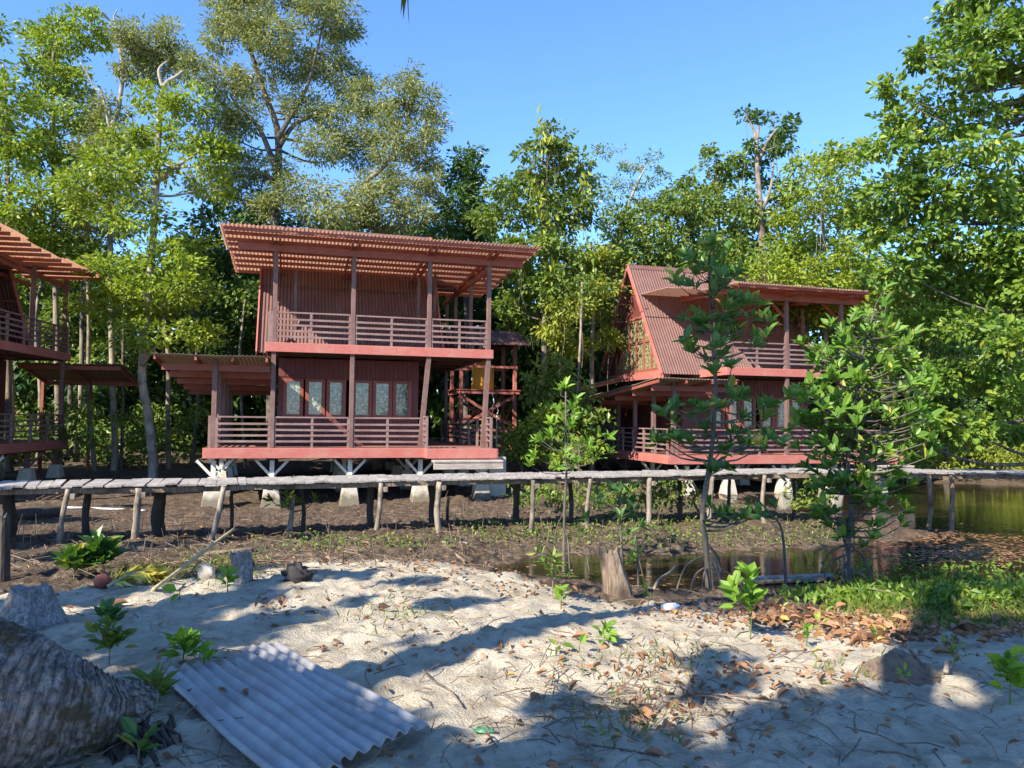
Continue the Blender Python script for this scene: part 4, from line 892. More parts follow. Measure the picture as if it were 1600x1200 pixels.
def mangrove(name, label, Y, base, trunk, spots, n_leaf, L, W, r, roots=0, cat='mangrove', mat='leaf_mang', group=None, per=5, dj=.35, bark='bark_dark'):
    b = P(*base, Y); b.z = max(gz(b.x, b.y), -1.6)
    root = empty(name, b); tag(root, label, cat, group); mb = MB()
    tp = [b - Vector((0,0,.1))] + [P(x, y, Y+random.uniform(-.08,.08)) for x, y in trunk]; sp = smooth_path(tp, 5); k = len(sp)
    rad = [r*(1-.75*i/(k-1))+.006 for i in range(k)]; mb.tube([p-b for p in sp], rad, 8, .08)
    for i in range(roots):
        th = i*2*math.pi/roots + random.uniform(-.3,.3); st = sp[min(k-1, random.randint(2, 5))]; rr = random.uniform(.2, .55)
        e = Vector((b.x+rr*math.cos(th), b.y+rr*math.sin(th), 0)); e.z = gz(e.x, e.y)-.06
        mid = (st*.35+e*.65); mid.z = st.z*.72 + e.z*.28
        mb.tube([p-b for p in smooth_path([st, mid, e], 4)], [.4*r,.36*r,.32*r,.28*r,.012,.011,.011,.010,.009], 5, .1)
    pts = []; dirs = []
    for px, py, rx, ry in spots:
        for _ in range(max(2, int(per*rx*ry/700))):
            c = P(px + random.gauss(0, rx*.55), py + random.gauss(0, ry*.55), Y + random.gauss(0, dj)); 
            j = min(range(k), key=lambda q: (sp[q]-c).length + .5*max(0, sp[q].z-c.z+.15)); q = sp[j]
            mid = (q+c)/2 + Vector((random.uniform(-.06,.06), random.uniform(-.06,.06), -.10*(c-q).length))
            path = smooth_path([q, mid, c], 3); mb.tube([v-b for v in path], [max(.004, min(rad[j]*.5, .018)*(1-.1*i)) for i in range(len(path))], 5)
            pts.append(c-b); dirs.append((path[-1]-path[-2]).normalized()*.7 + Vector((random.gauss(0,.3), random.gauss(0,.3)-.1, .65)))
    mb.build('trunk', M[bark], root, smooth=True)
    rosettes(root, pts, dirs, n_leaf, L, W, mat)
    return root
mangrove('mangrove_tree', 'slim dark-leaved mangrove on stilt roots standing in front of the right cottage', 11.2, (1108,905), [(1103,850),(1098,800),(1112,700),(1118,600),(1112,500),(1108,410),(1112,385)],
  [(1100,405,40,20),(1080,440,25,22),(1125,445,35,28),(1155,480,34,25),(1190,490,18,18),(1090,500,30,24),(1075,540,20,22),(1112,560,28,28),(1180,540,20,15),(1120,400,20,18),(1060,650,25,22),(1110,640,22,22),(1090,690,34,18),(1142,690,34,18),(1196,648,28,18),(1172,680,22,15),(1150,622,22,15),(1050,680,18,14),(1130,520,25,25),(1150,430,25,18),(1130,730,28,14),(1165,800,22,14),(1120,800,20,16),(1210,690,14,16)], 10, .20, .09, .042, 9, per=7)
mangrove('mangrove_tree', 'wide bushy mangrove with long glossy leaves right of the slim one, over the creek', 12.6, (1325,880), [(1325,850),(1330,800),(1325,720),(1335,640),(1345,560),(1365,490)],
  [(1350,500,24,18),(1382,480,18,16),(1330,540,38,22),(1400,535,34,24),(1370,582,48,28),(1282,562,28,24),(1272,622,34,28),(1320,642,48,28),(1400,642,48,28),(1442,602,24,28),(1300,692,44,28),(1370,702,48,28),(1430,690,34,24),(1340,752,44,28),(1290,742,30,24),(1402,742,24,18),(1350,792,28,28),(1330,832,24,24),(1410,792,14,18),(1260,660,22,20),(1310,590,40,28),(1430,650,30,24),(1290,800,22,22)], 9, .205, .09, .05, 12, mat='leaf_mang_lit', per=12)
mangrove('mangrove_sapling', 'bright sunlit sapling on one thin stem between the two cottages', 13.2, (881,855), [(882,800),(885,740),(884,680),(884,612)],
  [(884,618,18,22),(870,650,24,18),(900,642,18,18),(880,690,20,12),(922,690,28,18),(850,692,20,14),(906,722,24,14),(846,722,20,14),(880,732,20,10),(925,710,18,14)], 9, .17, .065, .022, 5, 'sapling', 'leaf_seed', per=8)
mangrove('mangrove_sapling', 'small dark sapling behind the broken stump, in front of the boardwalk', 12.0, (973,900), [(971,850),(968,800),(970,768)],
  [(972,772,26,18),(948,790,18,12),(1000,790,18,12),(968,810,22,10),(925,824,16,10),(990,830,14,10)], 9, .16, .065, .016, 4, 'sapling', per=9)
mangrove('mangrove_sapling', 'drooping leafy shoot standing in the pool right of the broken stump', 11.0, (998,890), [(996,865),(994,845)], [(998,858,14,14),(990,872,10,10)], 9, .13, .04, .012, 0, 'sapling', 'leaf_seed', per=9)
mangrove('mangrove_sapling', 'leaning sapling stem with a few low leaves left of the wide mangrove', 12.2, (1228,855), [(1222,830),(1200,800),(1180,775)], [(1180,790,22,12),(1200,805,20,12),(1160,800,14,12)], 8, .15, .06, .018, 0, 'sapling')
mangrove('sprouting_pole', 'sprouting grey pole with green shoots below the middle cottage', 15.3, (452,826), [(456,800),(459,775)], [(458,765,20,14),(440,775,16,14),(478,780,14,14),(450,790,16,12)], 12, .17, .05, .06, 0, 'sapling', 'leaf_vine', per=8, bark='polewood')

# seedlings standing in the sand: broad leaves on a thin stem
def seedling(label, px, py, hpx, n, L, W, spread=.9, mat='leaf_seed', whorls=3, group=None, name='seedling', lean=0.0):
    b = on(px, py); Y = b.y; h = hpx*Y/FPX
    root = empty(name, b); tag(root, label, 'seedling', group)
    top = Vector((lean*h, random.uniform(-.05,.05)*h, h)); mb = MB(); path = smooth_path([Vector((0,0,-.02)), top*.5+Vector((.03*h,0,0)), top], 4)
    mb.tube(path, [max(.0025, .006*(1-.08*i)) for i in range(len(path))], 5); 
    pts = []; dirs = []
    for i in range(whorls):
        q = path[int((len(path)-1)*(1-i*.62/max(1, whorls)))]; pts.append(q); dirs.append(Vector((random.gauss(0,.3), random.gauss(0,.3)-.15, .9)))
        if whorls > 2 and i:
            e = q + Vector((random.choice((-1,1))*random.uniform(.2,.35)*h, random.uniform(-.15,.1)*h, random.uniform(.05,.2)*h)); mb.tube([q, (q+e)/2+Vector((0,0,.02)), e], .003, 4); pts.append(e); dirs.append(e-q+Vector((0,0,.2)))
    mb.build('stem', M['twig'] if mat != 'leaf_seed' else M['leaf_vine'], root)
    rosettes(root, pts, dirs, n, L, W, mat, spread=spread)
for a in [
  ('tall leafy seedling on the sand left of the broken stump', 862, 935, 62, 6, .12, .05, 1.1, 'leaf_vine', 5),
  ('low broad-leaved seedling just below the tall leafy one', 876, 952, 26, 6, .10, .062, 1.1, 'leaf_seed', 2),
  ('low rosette of pale green leaves right of the long trunk shadow', 943, 1012, 26, 7, .085, .05, 1.2, 'leaf_seed', 2),
  ('single flat green leaf pair left of the pale rosette', 905, 1016, 8, 3, .09, .06, 1.3, 'leaf_seed', 1),
  ('tiny upright sprout on the sand left of the leaf pair', 868, 1026, 14, 4, .07, .04, .9, 'leaf_seed', 1),
  ('bright large-leaved seedling on a thin stem below the slim mangrove', 1172, 1000, 92, 6, .155, .095, 1.0, 'leaf_seed', 4),
  ('thin narrow-leaved sprout beside the crumpled bottle', 1012, 958, 34, 7, .09, .03, 1.0, 'leaf_vine', 2),
  ('round two-tier sprout with its shadow on the bright sand', 1260, 1010, 28, 6, .05, .04, 1.2, 'leaf_seed', 2),
  ('yellow-green sprout at the edge of the dry leaves', 1284, 990, 14, 5, .075, .045, 1.2, 'leaf_yel', 1),
  ('lone upright leaf on the bright sand', 1368, 1002, 12, 2, .07, .045, .6, 'leaf_seed', 1),
  ('leafy round-leaved seedling at the right edge of the sand', 1578, 1105, 62, 6, .085, .07, 1.2, 'leaf_seed', 5),
  ('small spiky weed in front of the dirt mound', 1414, 1068, 12, 8, .05, .018, 1.2, 'leaf_seed', 1),
  ('faint thin weed right of the upright stub', 1490, 1050, 40, 5, .05, .03, 1.2, 'leaf_vine', 3),
  ('leafy weed at the upper corner of the corrugated sheet', 285, 1044, 36, 7, .12, .06, 1.1, 'leaf_seed', 3),
  ('second weed touching the top edge of the corrugated sheet', 318, 1046, 22, 6, .09, .05, 1.1, 'leaf_seed', 2),
  ('shaded weed in the hollow beside the palm log', 170, 1040, 50, 7, .11, .05, 1.1, 'leaf_vine', 4),
  ('thin shaded sprig on the sand above the palm log', 168, 1000, 40, 6, .09, .05, 1.2, 'leaf_mang', 4),
  ('dark grassy weed at the left corner of the corrugated sheet', 240, 1110, 34, 9, .13, .035, 1.1, 'leaf_vine', 3),
  ('broad-leaved weed below the left side of the corrugated sheet', 215, 1195, 30, 7, .10, .045, 1.2, 'leaf_mang', 2),
  ('pair of leaves on the shaded sand near the grey ragged stump', 355, 926, 20, 6, .11, .07, 1.2, 'leaf_seed', 2),
  ('flat leaves on the shaded sand below the dry frond', 280, 938, 12, 4, .11, .07, 1.3, 'leaf_seed', 1)]:
    seedling(*a)
seedling('clump of broad dark green leaves left of the yellow frond', 115, 905, 30, 10, .22, .12, 1.2, 'leaf_mang', 4, name='leafy_plant')
seedling('taller clump of broad leaves touching the yellow frond', 160, 900, 40, 11, .24, .13, 1.2, 'leaf_mang', 5, name='leafy_plant')

# ------------------------------------------------------------------ loose things on the sand and mud
def lump(name, label, cat, p, rx, ry, rz, mat, amp=.25, seg=22, seedv=1, rough_freq=3.0):
    vs = []; fs = []; n1, n2 = seg, seg//2
    for j in range(n2+1):
        ph = math.pi*j/n2
        for i in range(n1):
            th = 2*math.pi*i/n1; d = Vector((math.sin(ph)*math.cos(th), math.sin(ph)*math.sin(th), math.cos(ph)))
            k = 1 + amp*2*float(vnoise(np.array([d.x*rough_freq+9]), np.array([d.y*rough_freq+d.z*rough_freq*1.3+7]), seedv)[0]) + amp*.6*float(vnoise(np.array([d.x*11+3]), np.array([d.y*11+d.z*13]), seedv+5)[0])
            vs.append((d.x*rx*k, d.y*ry*k, d.z*rz*k))
    for j in range(n2):
        for i in range(n1): fs.append((j*n1+i, (j+1)*n1+i, (j+1)*n1+(i+1)%n1, j*n1+(i+1)%n1))
    o = MB().add(vs, fs).build(name, M[mat], None, smooth=True); o.location = p; tag(o, label, cat); return o
# corrugated fibre sheet
q = [G(x, y, z) for x, y, z in [(243,1049,.06),(433,1010,.05),(676,1141,.045),(425,1232,.05)]]
for v in q: v.z = gz(v.x, v.y) + .055
mb = MB(); mb.corr(q[0], q[1]-q[0], ((q[3]-q[0])+(q[2]-q[1]))/2, (q[1]-q[0]).length/10.5, .015, .008, nb=10, sag=.011, jag=.03)
o = mb.build('corrugated_sheet', M['fsheet'], None, smooth=True); tag(o, 'loose grey corrugated roofing sheet lying on the sand in the foreground', 'roofing sheet')
# fallen palm log with flared root end
pl = [(232,1085,3.95,.05),(205,1100,3.85,.10),(160,1112,3.75,.16),(100,1112,3.62,.23),(20,1096,3.5,.28),(-90,1062,3.4,.30),(-250,1012,3.3,.30),(-520,925,3.3,.28),(-900,800,3.4,.26)]
pts = [P(a[0], a[1], a[2]) for a in pl]; b0 = Vector((pts[2].x, pts[2].y, gz(pts[2].x, pts[2].y)))
sp = smooth_path(pts, 12); k = len(sp); rr = np.interp(np.linspace(0, len(pl)-1, k), range(len(pl)), [a[3] for a in pl])
log = empty('palm_log', b0); tag(log, 'fallen ringed palm trunk with a flared root end in the lower left corner', 'log')
NR, NS = 420, 110; ts = np.linspace(0, k-1, NR); spa = np.array([tuple(p-b0) for p in sp]); C_ = np.stack([np.interp(ts, range(k), spa[:,q_]) for q_ in range(3)], 1)
T_ = unit(np.gradient(C_, axis=0)); A_ = unit(np.cross(T_, [0,0,1.])); B_ = np.cross(A_, T_); R_ = np.interp(ts, range(k), rr); La = np.concatenate([[0], np.cumsum(np.linalg.norm(np.diff(C_, axis=0), axis=1))])
th = np.linspace(0, 2*math.pi, NS, endpoint=False); LA, TH = np.meshgrid(La, th, indexing='ij')
wav = LA + .05*vnoise(LA*4, TH*1.6, 21) + .02*np.sin(TH*2); ridge = (np.mod(wav*24, 1.0)**1.5)*.008 + .02*vnoise(LA*9+50, TH*7, 22) + .035*vnoise(LA*2.2+9, TH*1.3, 23) + .018*vnoise(LA*30, TH*18, 24)
RR_ = R_[:,None] + ridge; V_ = C_[:,None,:] + A_[:,None,:]*(np.cos(TH)*RR_)[...,None] + B_[:,None,:]*(np.sin(TH)*RR_)[...,None]
id_ = np.arange(NR*NS).reshape(NR, NS); F_ = np.stack([id_[:-1], np.roll(id_[:-1], -1, 1), np.roll(id_[1:], -1, 1), id_[1:]], -1).reshape(-1, 4)
o = mesh_np('trunk', V_.reshape(-1,3), F_, M['palmbark'], log, smooth=True)
for nm_, arr in (('along', wav*24), ('around', TH*2.0)):
    at_ = o.data.attributes.new(nm_, 'FLOAT', 'POINT'); at_.data.foreach_set('value', arr.astype(np.float32).ravel())
mb = MB()
for _ in range(46):
    th = random.uniform(-.6, 2.2); s0 = sp[random.randint(2, 16)] - b0 + Vector((random.uniform(-.1,.15), random.uniform(-.15,.1), -.12)); e = s0 + Vector((random.uniform(-.05,.3), random.uniform(-.35,.0), -random.uniform(.1,.3))); mb.tube([s0, (s0+e)/2+Vector((.03,0,.03)), e], [.012,.009,.005], 5)
mb.build('roots', M['darkwood'], log)
# stumps
def stump(name, label, px, py, top, Y_or_none, r0, r1, mat, ragged=.12, n=18):
    b = on(px, py); tpx, tpy = top; t_ = P(tpx, tpy, b.y); ax = t_-b; vs = []; fs = []; rings = 7
    ph = [random.uniform(.88, 1.12) for _ in range(n)]; rg = [random.uniform(-ragged, ragged*.3) for _ in range(n)]
    for j in range(rings+1):
        f_ = j/rings; r_ = r0*(1-f_)**1.6 + r1*(1-(1-f_)**1.6)
        for i in range(n):
            a_ = 2*math.pi*i/n; k_ = r_*ph[i]*(1+random.uniform(-.03,.03)); e = ax*f_ + (Vector((0,0,rg[i])) if j == rings else Vector((0,0,0)))
            vs.append(e + Vector((math.cos(a_)*k_, math.sin(a_)*k_, -.06 if j == 0 else 0)))
    for j in range(rings):
        for i in range(n): fs.append((j*n+i, j*n+(i+1)%n, (j+1)*n+(i+1)%n, (j+1)*n+i))
    c = len(vs); vs.append(ax + Vector((0,0,-ragged*.9)))
    for i in range(n): fs.append((rings*n+i, rings*n+(i+1)%n, c))
    o = MB().add(vs, fs).build(name, M[mat], None, smooth=False); o.location = b; tag(o, label, 'stump'); return o
stump('tree_stump', 'broken brown stump at the edge of the pool', 966, 928, (950,856), 0, .17, .11, 'oldwood', .10)
stump('tree_stump', 'grey ragged stump beside the leaning bamboo pole', 380, 908, (376,858), 0, .09, .10, 'greystump', .13)
stump('tree_stump', 'pale grey rounded stump above the palm log at the left edge', 44, 975, (50,915), 0, .27, .14, 'greystump', .03, 24)
stump('tree_stump', 'dark mossy stump cut by the left edge of the view', 2, 905, (4,800), 0, .09, .08, 'darkwood', .08)
lump('charred_root', 'charred black root lump lying on the sand', 'root', on(462, 908)+Vector((0,0,.05)), .13, .1, .11, 'char', .45, 26, 3)
mb = MB(); vs = []; fs = []; nr, na_ = 16, 40
for j in range(nr+1):
    for i in range(na_):
        f_ = j/nr; th = 2*math.pi*i/na_; x_, y_ = math.cos(th)*f_*.25*(1+.08*math.sin(th*2+1)), math.sin(th)*f_*.22
        h_ = .16*max(0, 1-f_)**1.1*(1-.25*max(0, .25-f_)*4) + (.045*float(vnoise(np.array([x_*24]), np.array([y_*24]), 3)[0]) + .03*float(vnoise(np.array([x_*50]), np.array([y_*50]), 4)[0]))*min(1, (1-f_)*4) - (.03 if j == nr else 0)
        vs.append((x_, y_, h_))
for j in range(nr):
    for i in range(na_): fs.append((j*na_+i, (j+1)*na_+i, (j+1)*na_+(i+1)%na_, j*na_+(i+1)%na_))
o = mb.add(vs, fs).build('dirt_mound', M['soil']); o.location = on(1405, 1052); tag(o, 'small mound of dug brown soil on the right side of the sand', 'mound')
# poles, sticks and planks
def stick(name, label, a, b, r, mat, cat, dz=(0.02, 0.02), Y2=None, bend=.02, n=7):
    p = on(*a); q_ = on(*b) if Y2 is None else P(b[0], b[1], Y2); p.z += dz[0]
    if Y2 is None: q_.z += dz[1]
    L_ = (q_-p).length; m1 = p.lerp(q_, .33)+Vector((random.uniform(-1,1), random.uniform(-1,1), random.uniform(-.3,1)))*bend*L_; m2 = p.lerp(q_, .66)+Vector((random.uniform(-1,1), random.uniform(-1,1), random.uniform(-.3,1)))*bend*L_
    path = smooth_path([p, m1, m2, q_], 4); o = MB().tube([v-p for v in path], [r*(1-.02*i) for i in range(len(path))], n, .1).build(name, M[mat], None, smooth=True); o.location = p; tag(o, label, cat); return o
stick('bamboo_pole', 'long pale bamboo pole propped up across the debris on the left', (240,925), (366,826), .022, 'bamboo', 'pole', Y2=9.4, bend=.004)
stick('branch', 'thin brown branch leaning beside the bamboo pole', (292,903), (314,876), .012, 'twig', 'branch', Y2=8.6)
stick('driftwood', 'short pale driftwood stick on the mud past the sand edge', (690,850), (731,853), .035, 'polewood', 'driftwood')
stick('driftwood', 'brown driftwood branch slanting below the pale stick', (694,855), (727,880), .035, 'oldwood', 'driftwood')
stick('branch', 'pale straight branch lying below the boardwalk between the cottages', (790,802), (817,832), .02, 'polewood', 'branch')
stick('branch', 'crooked stick standing beside the dirt mound', (1440,1046), (1421,1013), .016, 'polewood', 'branch', Y2=5.1)
stick('branch', 'short upright cut stub right of the dirt mound', (1478,1056), (1479,1034), .017, 'polewood', 'branch', Y2=5.05)
stick('branch', 'long thin shaded stick at the bottom of the sand', (900,1168), (1030,1190), .007, 'twig', 'branch')
stick('branch', 'bent dark stick near the bottom edge of the sand', (860,1198), (925,1196), .009, 'twig', 'branch', bend=.09)
stick('branch', 'straight thin twig on the sand right of centre', (1110,1090), (1230,1104), .006, 'twig', 'branch')
stick('branch', 'forked thin twig on the sand above the corrugated sheet', (660,1052), (722,1110), .006, 'twig', 'branch')
stick('branch', 'fallen branch reaching into the pool beside the slim mangrove', (1022,925), (1055,885), .018, 'polewood', 'branch', Y2=10.6)
stick('log', 'dark half-buried log under the left end of the boardwalk', (16,815), (95,806), .16, 'darkwood', 'log', dz=(.1,.1))
stick('pvc_pipe', 'white plastic pipe lying on the mud under the left boardwalk', (100,795), (228,800), .035, 'white', 'pipe', bend=.003)
stick('log', 'brown driftwood log among debris right of the grey ragged stump', (395,862), (300,872), .05, 'oldwood', 'log')
stick('stake', 'short stake standing beside a boardwalk pole under the middle cottage', (699,812), (701,778), .04, 'polewood', 'stake', Y2=16.2)
stick('stake', 'thin leaning stake under the boardwalk near the slim mangrove', (1091,800), (1081,752), .035, 'polewood', 'stake', Y2=17)
for i, (lab, a, b) in enumerate([('wide grey plank floating in the pool under the wide mangrove', (1180,904), (1302,899)), ('narrow dark plank lying beside the floating grey plank', (1150,911), (1290,905))]):
    p = G(*a, WZ+.035); q_ = G(*b, WZ+.035); o = MB().beam((0,0,0), q_-p, .16 if i == 0 else .09, .05).build('plank', M['greywood'] if i == 0 else M['oldwood'], None, bevel=.01); o.location = p; tag(o, lab, 'plank')
# litter
p = on(1046, 956); o = MB().tube([(0,0,0),(.03,.01,0),(.10,.02,.005),(.14,.03,.01),(.155,.033,.012),(.17,.036,.013)], [.028,.036,.034,.03,.014,.013], 12, .12).build('plastic_bottle', M['white'], None); o.location = p+Vector((-.07,0,.035)); tag(o, 'crumpled white plastic bottle at the edge of the sand', 'bottle')
lump('plastic_scrap', 'scrap of green plastic on the shaded sand near the sheet', 'litter', on(757, 1146)+Vector((0,0,.01)), .05, .03, .014, 'green_trash', .3)
lump('coconut_husk', 'reddish coconut husk beside the yellow palm frond', 'coconut', on(160, 918)+Vector((0,0,.06)), .085, .075, .075, 'coconut', .12)
lump('stone_block', 'pale yellowish block lying right of the bamboo pole foot', 'stone', on(322, 905)+Vector((0,0,.05)), .085, .06, .10, 'concrete', .2)
# yellow frond on the ground, and big single dry leaves
def frond(name, label, path, n, L, W, mat, droop=.3, parent=None, cat='palm frond', fan=.9):
    path = [Vector(v) for v in path]; b = path[0]; sp = smooth_path(path, 8); k = len(sp)
    root = empty(name, b) if parent is None else parent
    off = b if parent is None else root.location
    if parent is None: tag(root, label, cat)
    MB().tube([v-off for v in sp], [max(.005, .022*(1-i/k)) for i in range(k)], 5).build('midrib', M['bamboo'], root)
    PP = []; AA = []; LL = []
    for i in range(n):
        f_ = .12+.88*i/n; j = min(int(f_*(k-1)), k-2); v = sp[j].lerp(sp[j+1], f_*(k-1)-j); d = (sp[j+1]-sp[j]).normalized(); side = d.cross(Vector((0,0,1))).normalized()
        for s in (-1, 1):
            PP.append(tuple(v-off)); AA.append(tuple(d*.55 + side*s*fan + Vector((random.gauss(0,.08), random.gauss(0,.08), -droop+random.gauss(0,.1))))); LL.append(L*(1.05-.75*abs(f_-.45))*random.uniform(.85,1.1))
    leaf_mesh('leaflets', np.array(PP), np.array(AA), np.array(LL), W, M[mat], root, droop=.25)
    return root
p = on(168, 922); frond('palm_frond', 'dry yellow palm frond lying on the sand on the left', [p+Vector((0,0,.03)), p+Vector((.2,.15,.14)), p+Vector((.42,.22,.12))], 34, .34, .022, 'frond_dry', .05, cat='palm frond')
def dryleaf(label, px, py, L, W, col='litter'):
    b = on(px, py); o = leaf_mesh('dry_leaf', np.array([[0,0,.015]]), np.array([[random.uniform(-1,1), random.uniform(-1,1), .12]]), L, W, M[col], None, oval=True, nrm=np.array([[.1,-.2,1.]]), fold=.3, droop=.15)
    o.location = b; tag(o, label, 'leaf')
for a in [('large pale curled dry leaf in the middle of the sand', 592, 960, .17, .10),('orange dry leaf on the sand left of the pale rosette', 893, 1001, .14, .09),('dark red dry leaf alone on the right half of the sand', 1143, 1043, .14, .07),('upright tan leaf at the edge of the shaded sand below the coconut', 172, 950, .15, .10),('big brown leaf at the bottom of the leaf patch', 992, 1116, .15, .09),('pale yellow leaf topmost on the dry leaf heap at right', 1496, 985, .15, .11),('brown leaf in the shade low on the sand', 830, 1104, .11, .06),('curled leaf lying right of the dirt mound', 1452, 1022, .16, .08),('orange leaf on the sand below the charred root', 440, 952, .15, .09),('brown leaf by itself at the bottom centre', 1005, 1182, .12, .06)]:
    dryleaf(*a)

# ------------------------------------------------------------------ uncounted ground cover
def spots_px(n, px0, px1, py0, py1, gauss=None):
    return rng.uniform(px0, px1, n), rng.uniform(py0, py1, n)
def clustered(n, cl):
    xs = []; ys = []; wts = np.array([c[4] if len(c) > 4 else c[2]*c[3] for c in cl], float); wts /= wts.sum()
    for c, k in zip(cl, rng.multinomial(n, wts)): xs.append(rng.normal(c[0], c[2], k)); ys.append(rng.normal(c[1], c[3], k))
    return np.concatenate(xs), np.concatenate(ys)
def ok(x, y): m_ = (x > -60) & (x < 1660) & (y > 690) & (y < 1300); return x[m_], y[m_]
# dry leaves
x1, y1 = clustered(1500, [(1080,955,60,6,160),(1160,965,60,10,200),(1250,970,60,10,200),(1370,985,70,14,330),(1440,985,60,14,200),(1560,985,60,10,140),(1080,1080,70,35,150),(1020,1120,60,30,60),(740,900,60,14,60),(700,915,100,25,60),(860,925,60,10,60),(1330,1040,60,30,40),(900,1020,100,30,60),(640,1010,100,25,40),(440,950,40,12,40),(1240,1065,50,25,30)])
x2, y2 = spots_px(320, -40, 1640, 880, 1240); x3, y3 = spots_px(1300, -40, 760, 790, 900)
X_, Y_ = ok(np.concatenate([x1,x2,x3]), np.concatenate([y1,y2,y3])); q = onmany(X_, Y_); n = len(q)
q[:,2] += rng.uniform(.004, .035, n); ax = rng.normal(size=(n,3))*[1,1,.3]; s = rng.uniform(.45, 1.15, n)*np.where(rng.uniform(size=n) < .1, 1.35, 1.0)*np.where((X_ > 1180) & (Y_ < 1012) & (Y_ > 935), 1.65, 1.0)
keep = q[:,2] > WZ+.02; o = leaf_mesh('leaf_litter', q[keep], ax[keep], .060*s[keep], .034*s[keep], M['litter'], None, oval=True, nrm=(rng.normal(size=(n,3))*.4+[0,0,1])[keep], fold=.35, droop=.3)
tag(o, 'fallen dry brown leaves scattered over sand and mud', 'leaf litter', kind='stuff')
# twigs
x1, y1 = spots_px(420, -40, 1640, 880, 1220); x2, y2 = spots_px(1100, -40, 1250, 780, 890); x3, y3 = clustered(260, [(400,880,90,16),(330,860,60,20),(120,880,90,20),(1000,1100,150,40)])
X_, Y_ = ok(np.concatenate([x1,x2,x3]), np.concatenate([y1,y2,y3])); q = onmany(X_, Y_); mb = MB()
for v in q:
    v = Vector(v); th = random.uniform(0, math.pi); L_ = random.uniform(.06, .3)*(1.6 if v.y > 8 else 1); d = Vector((math.cos(th), math.sin(th), random.uniform(-.05,.25)))*L_
    e = v+d; e.z = max(e.z, gz(e.x, e.y)+.004); m_ = (v+e)/2 + Vector((random.uniform(-.1,.1)*L_, random.uniform(-.1,.1)*L_, .02)); mb.tube([v+Vector((0,0,.004)), m_, e], random.uniform(.0015, .0045)*(1.4 if v.y > 8 else 1), 4)
o = mb.build('twigs', M['twig']); tag(o, 'small twigs and sticks strewn over sand and mud', 'twigs', kind='stuff')
# short shoots standing in the mud
q = onmany(*ok(*spots_px(230, -40, 1330, 770, 885))); mb = MB()
for v in q:
    if v[2] < WZ: continue
    v = Vector(v); h = random.uniform(.08, .38); mb.tube([v-Vector((0,0,.02)), v+Vector((random.gauss(0,.06), random.gauss(0,.06), h))], [.008,.004], 4)
o = mb.build('mud_shoots', M['twig']); tag(o, 'thin dead shoots sticking up from the mud', 'shoots', kind='stuff')
# creeping green cover on the mud bank and on the creek edge
x1, y1 = clustered(4200, [(1000,825,90,18),(920,835,60,14),(1100,835,60,16),(1230,850,50,12),(830,838,60,10),(880,770,50,20),(960,785,60,14),(1060,780,60,14),(1180,800,60,10),(560,852,70,6),(500,850,30,8),(640,850,40,5),(780,830,60,10),(1290,835,30,12)])
q = onmany(*ok(x1, y1)); q = q[q[:,2] > WZ+.02]; n = len(q); q[:,2] += rng.uniform(0, .10, n)
s = rng.uniform(.5, 1.3, n); o = leaf_mesh('creeping_cover', q, rng.normal(size=(n,3))+[0,0,.5], .075*s, .042*s, M['leaf_vine'], None, fold=.2); tag(o, 'low yellow-green creepers covering the mud bank', 'creepers', kind='stuff')
x1, y1 = clustered(3600, [(1340,925,34,9),(1400,922,50,9),(1480,915,60,9),(1560,915,60,10),(1330,940,30,8),(1420,936,60,8),(1500,935,80,8),(1590,940,50,9),(1260,935,25,6,140)])
q = onmany(*ok(x1, y1)); n = len(q); q[:,2] = np.maximum(q[:,2], WZ) + rng.uniform(0, .13, n)*rng.uniform(0,1,n)**1.5
s = rng.uniform(.6, 1.4, n); o = leaf_mesh('bank_weeds', q, rng.normal(size=(n,3))+[0,-.2,.5], .085*s, .042*s, M['leaf_big'], None, oval=True, fold=.2, droop=.2); tag(o, 'green weeds along the near bank of the creek on the right', 'weeds', kind='stuff')
x1, y1 = clustered(6500, [(1420,950,60,9),(1500,948,70,12),(1580,955,60,14),(1350,945,30,8,700),(1470,975,50,6,500),(640,955,60,14,60),(960,1090,60,40,60),(1330,1050,40,12,40),(590,965,40,10,40),(1000,1140,60,20,60),(1050,1030,40,14,60),(350,880,40,14,500),(240,895,60,10,500),(1700,960,60,16)])
q = onmany(*ok(x1, y1)); n = len(q); s = rng.uniform(.4, 1.2, n); o = leaf_mesh('grass', q, rng.normal(size=(n,3))*[.5,.5,.2]+[0,0,.75], .085*s, .005+.003*s, M['grass'], None, fold=.1, droop=.3); tag(o, 'patches of short grass on the right bank and sand', 'grass', kind='stuff')
# leaves and bits floating on the creek
x1, y1 = clustered(1900, [(1450,848,70,14),(1550,852,60,14),(1420,832,40,6),(1500,870,70,8),(1000,900,120,14,120)]); m_ = np.array([tuple(G(a_, b_, WZ+.006)) for a_, b_ in zip(*ok(x1, y1))]); m_ = m_[m_[:,1] > 9.5]; n = len(m_)
o = leaf_mesh('floating_leaves', m_, rng.normal(size=(n,3))*[1,1,.02], .11, .06, M['litter'], None, oval=True, nrm=np.tile([[0,0,1.]], (n,1)), fold=.02); tag(o, 'leaves floating on the brown creek water', 'floating leaves', kind='stuff')

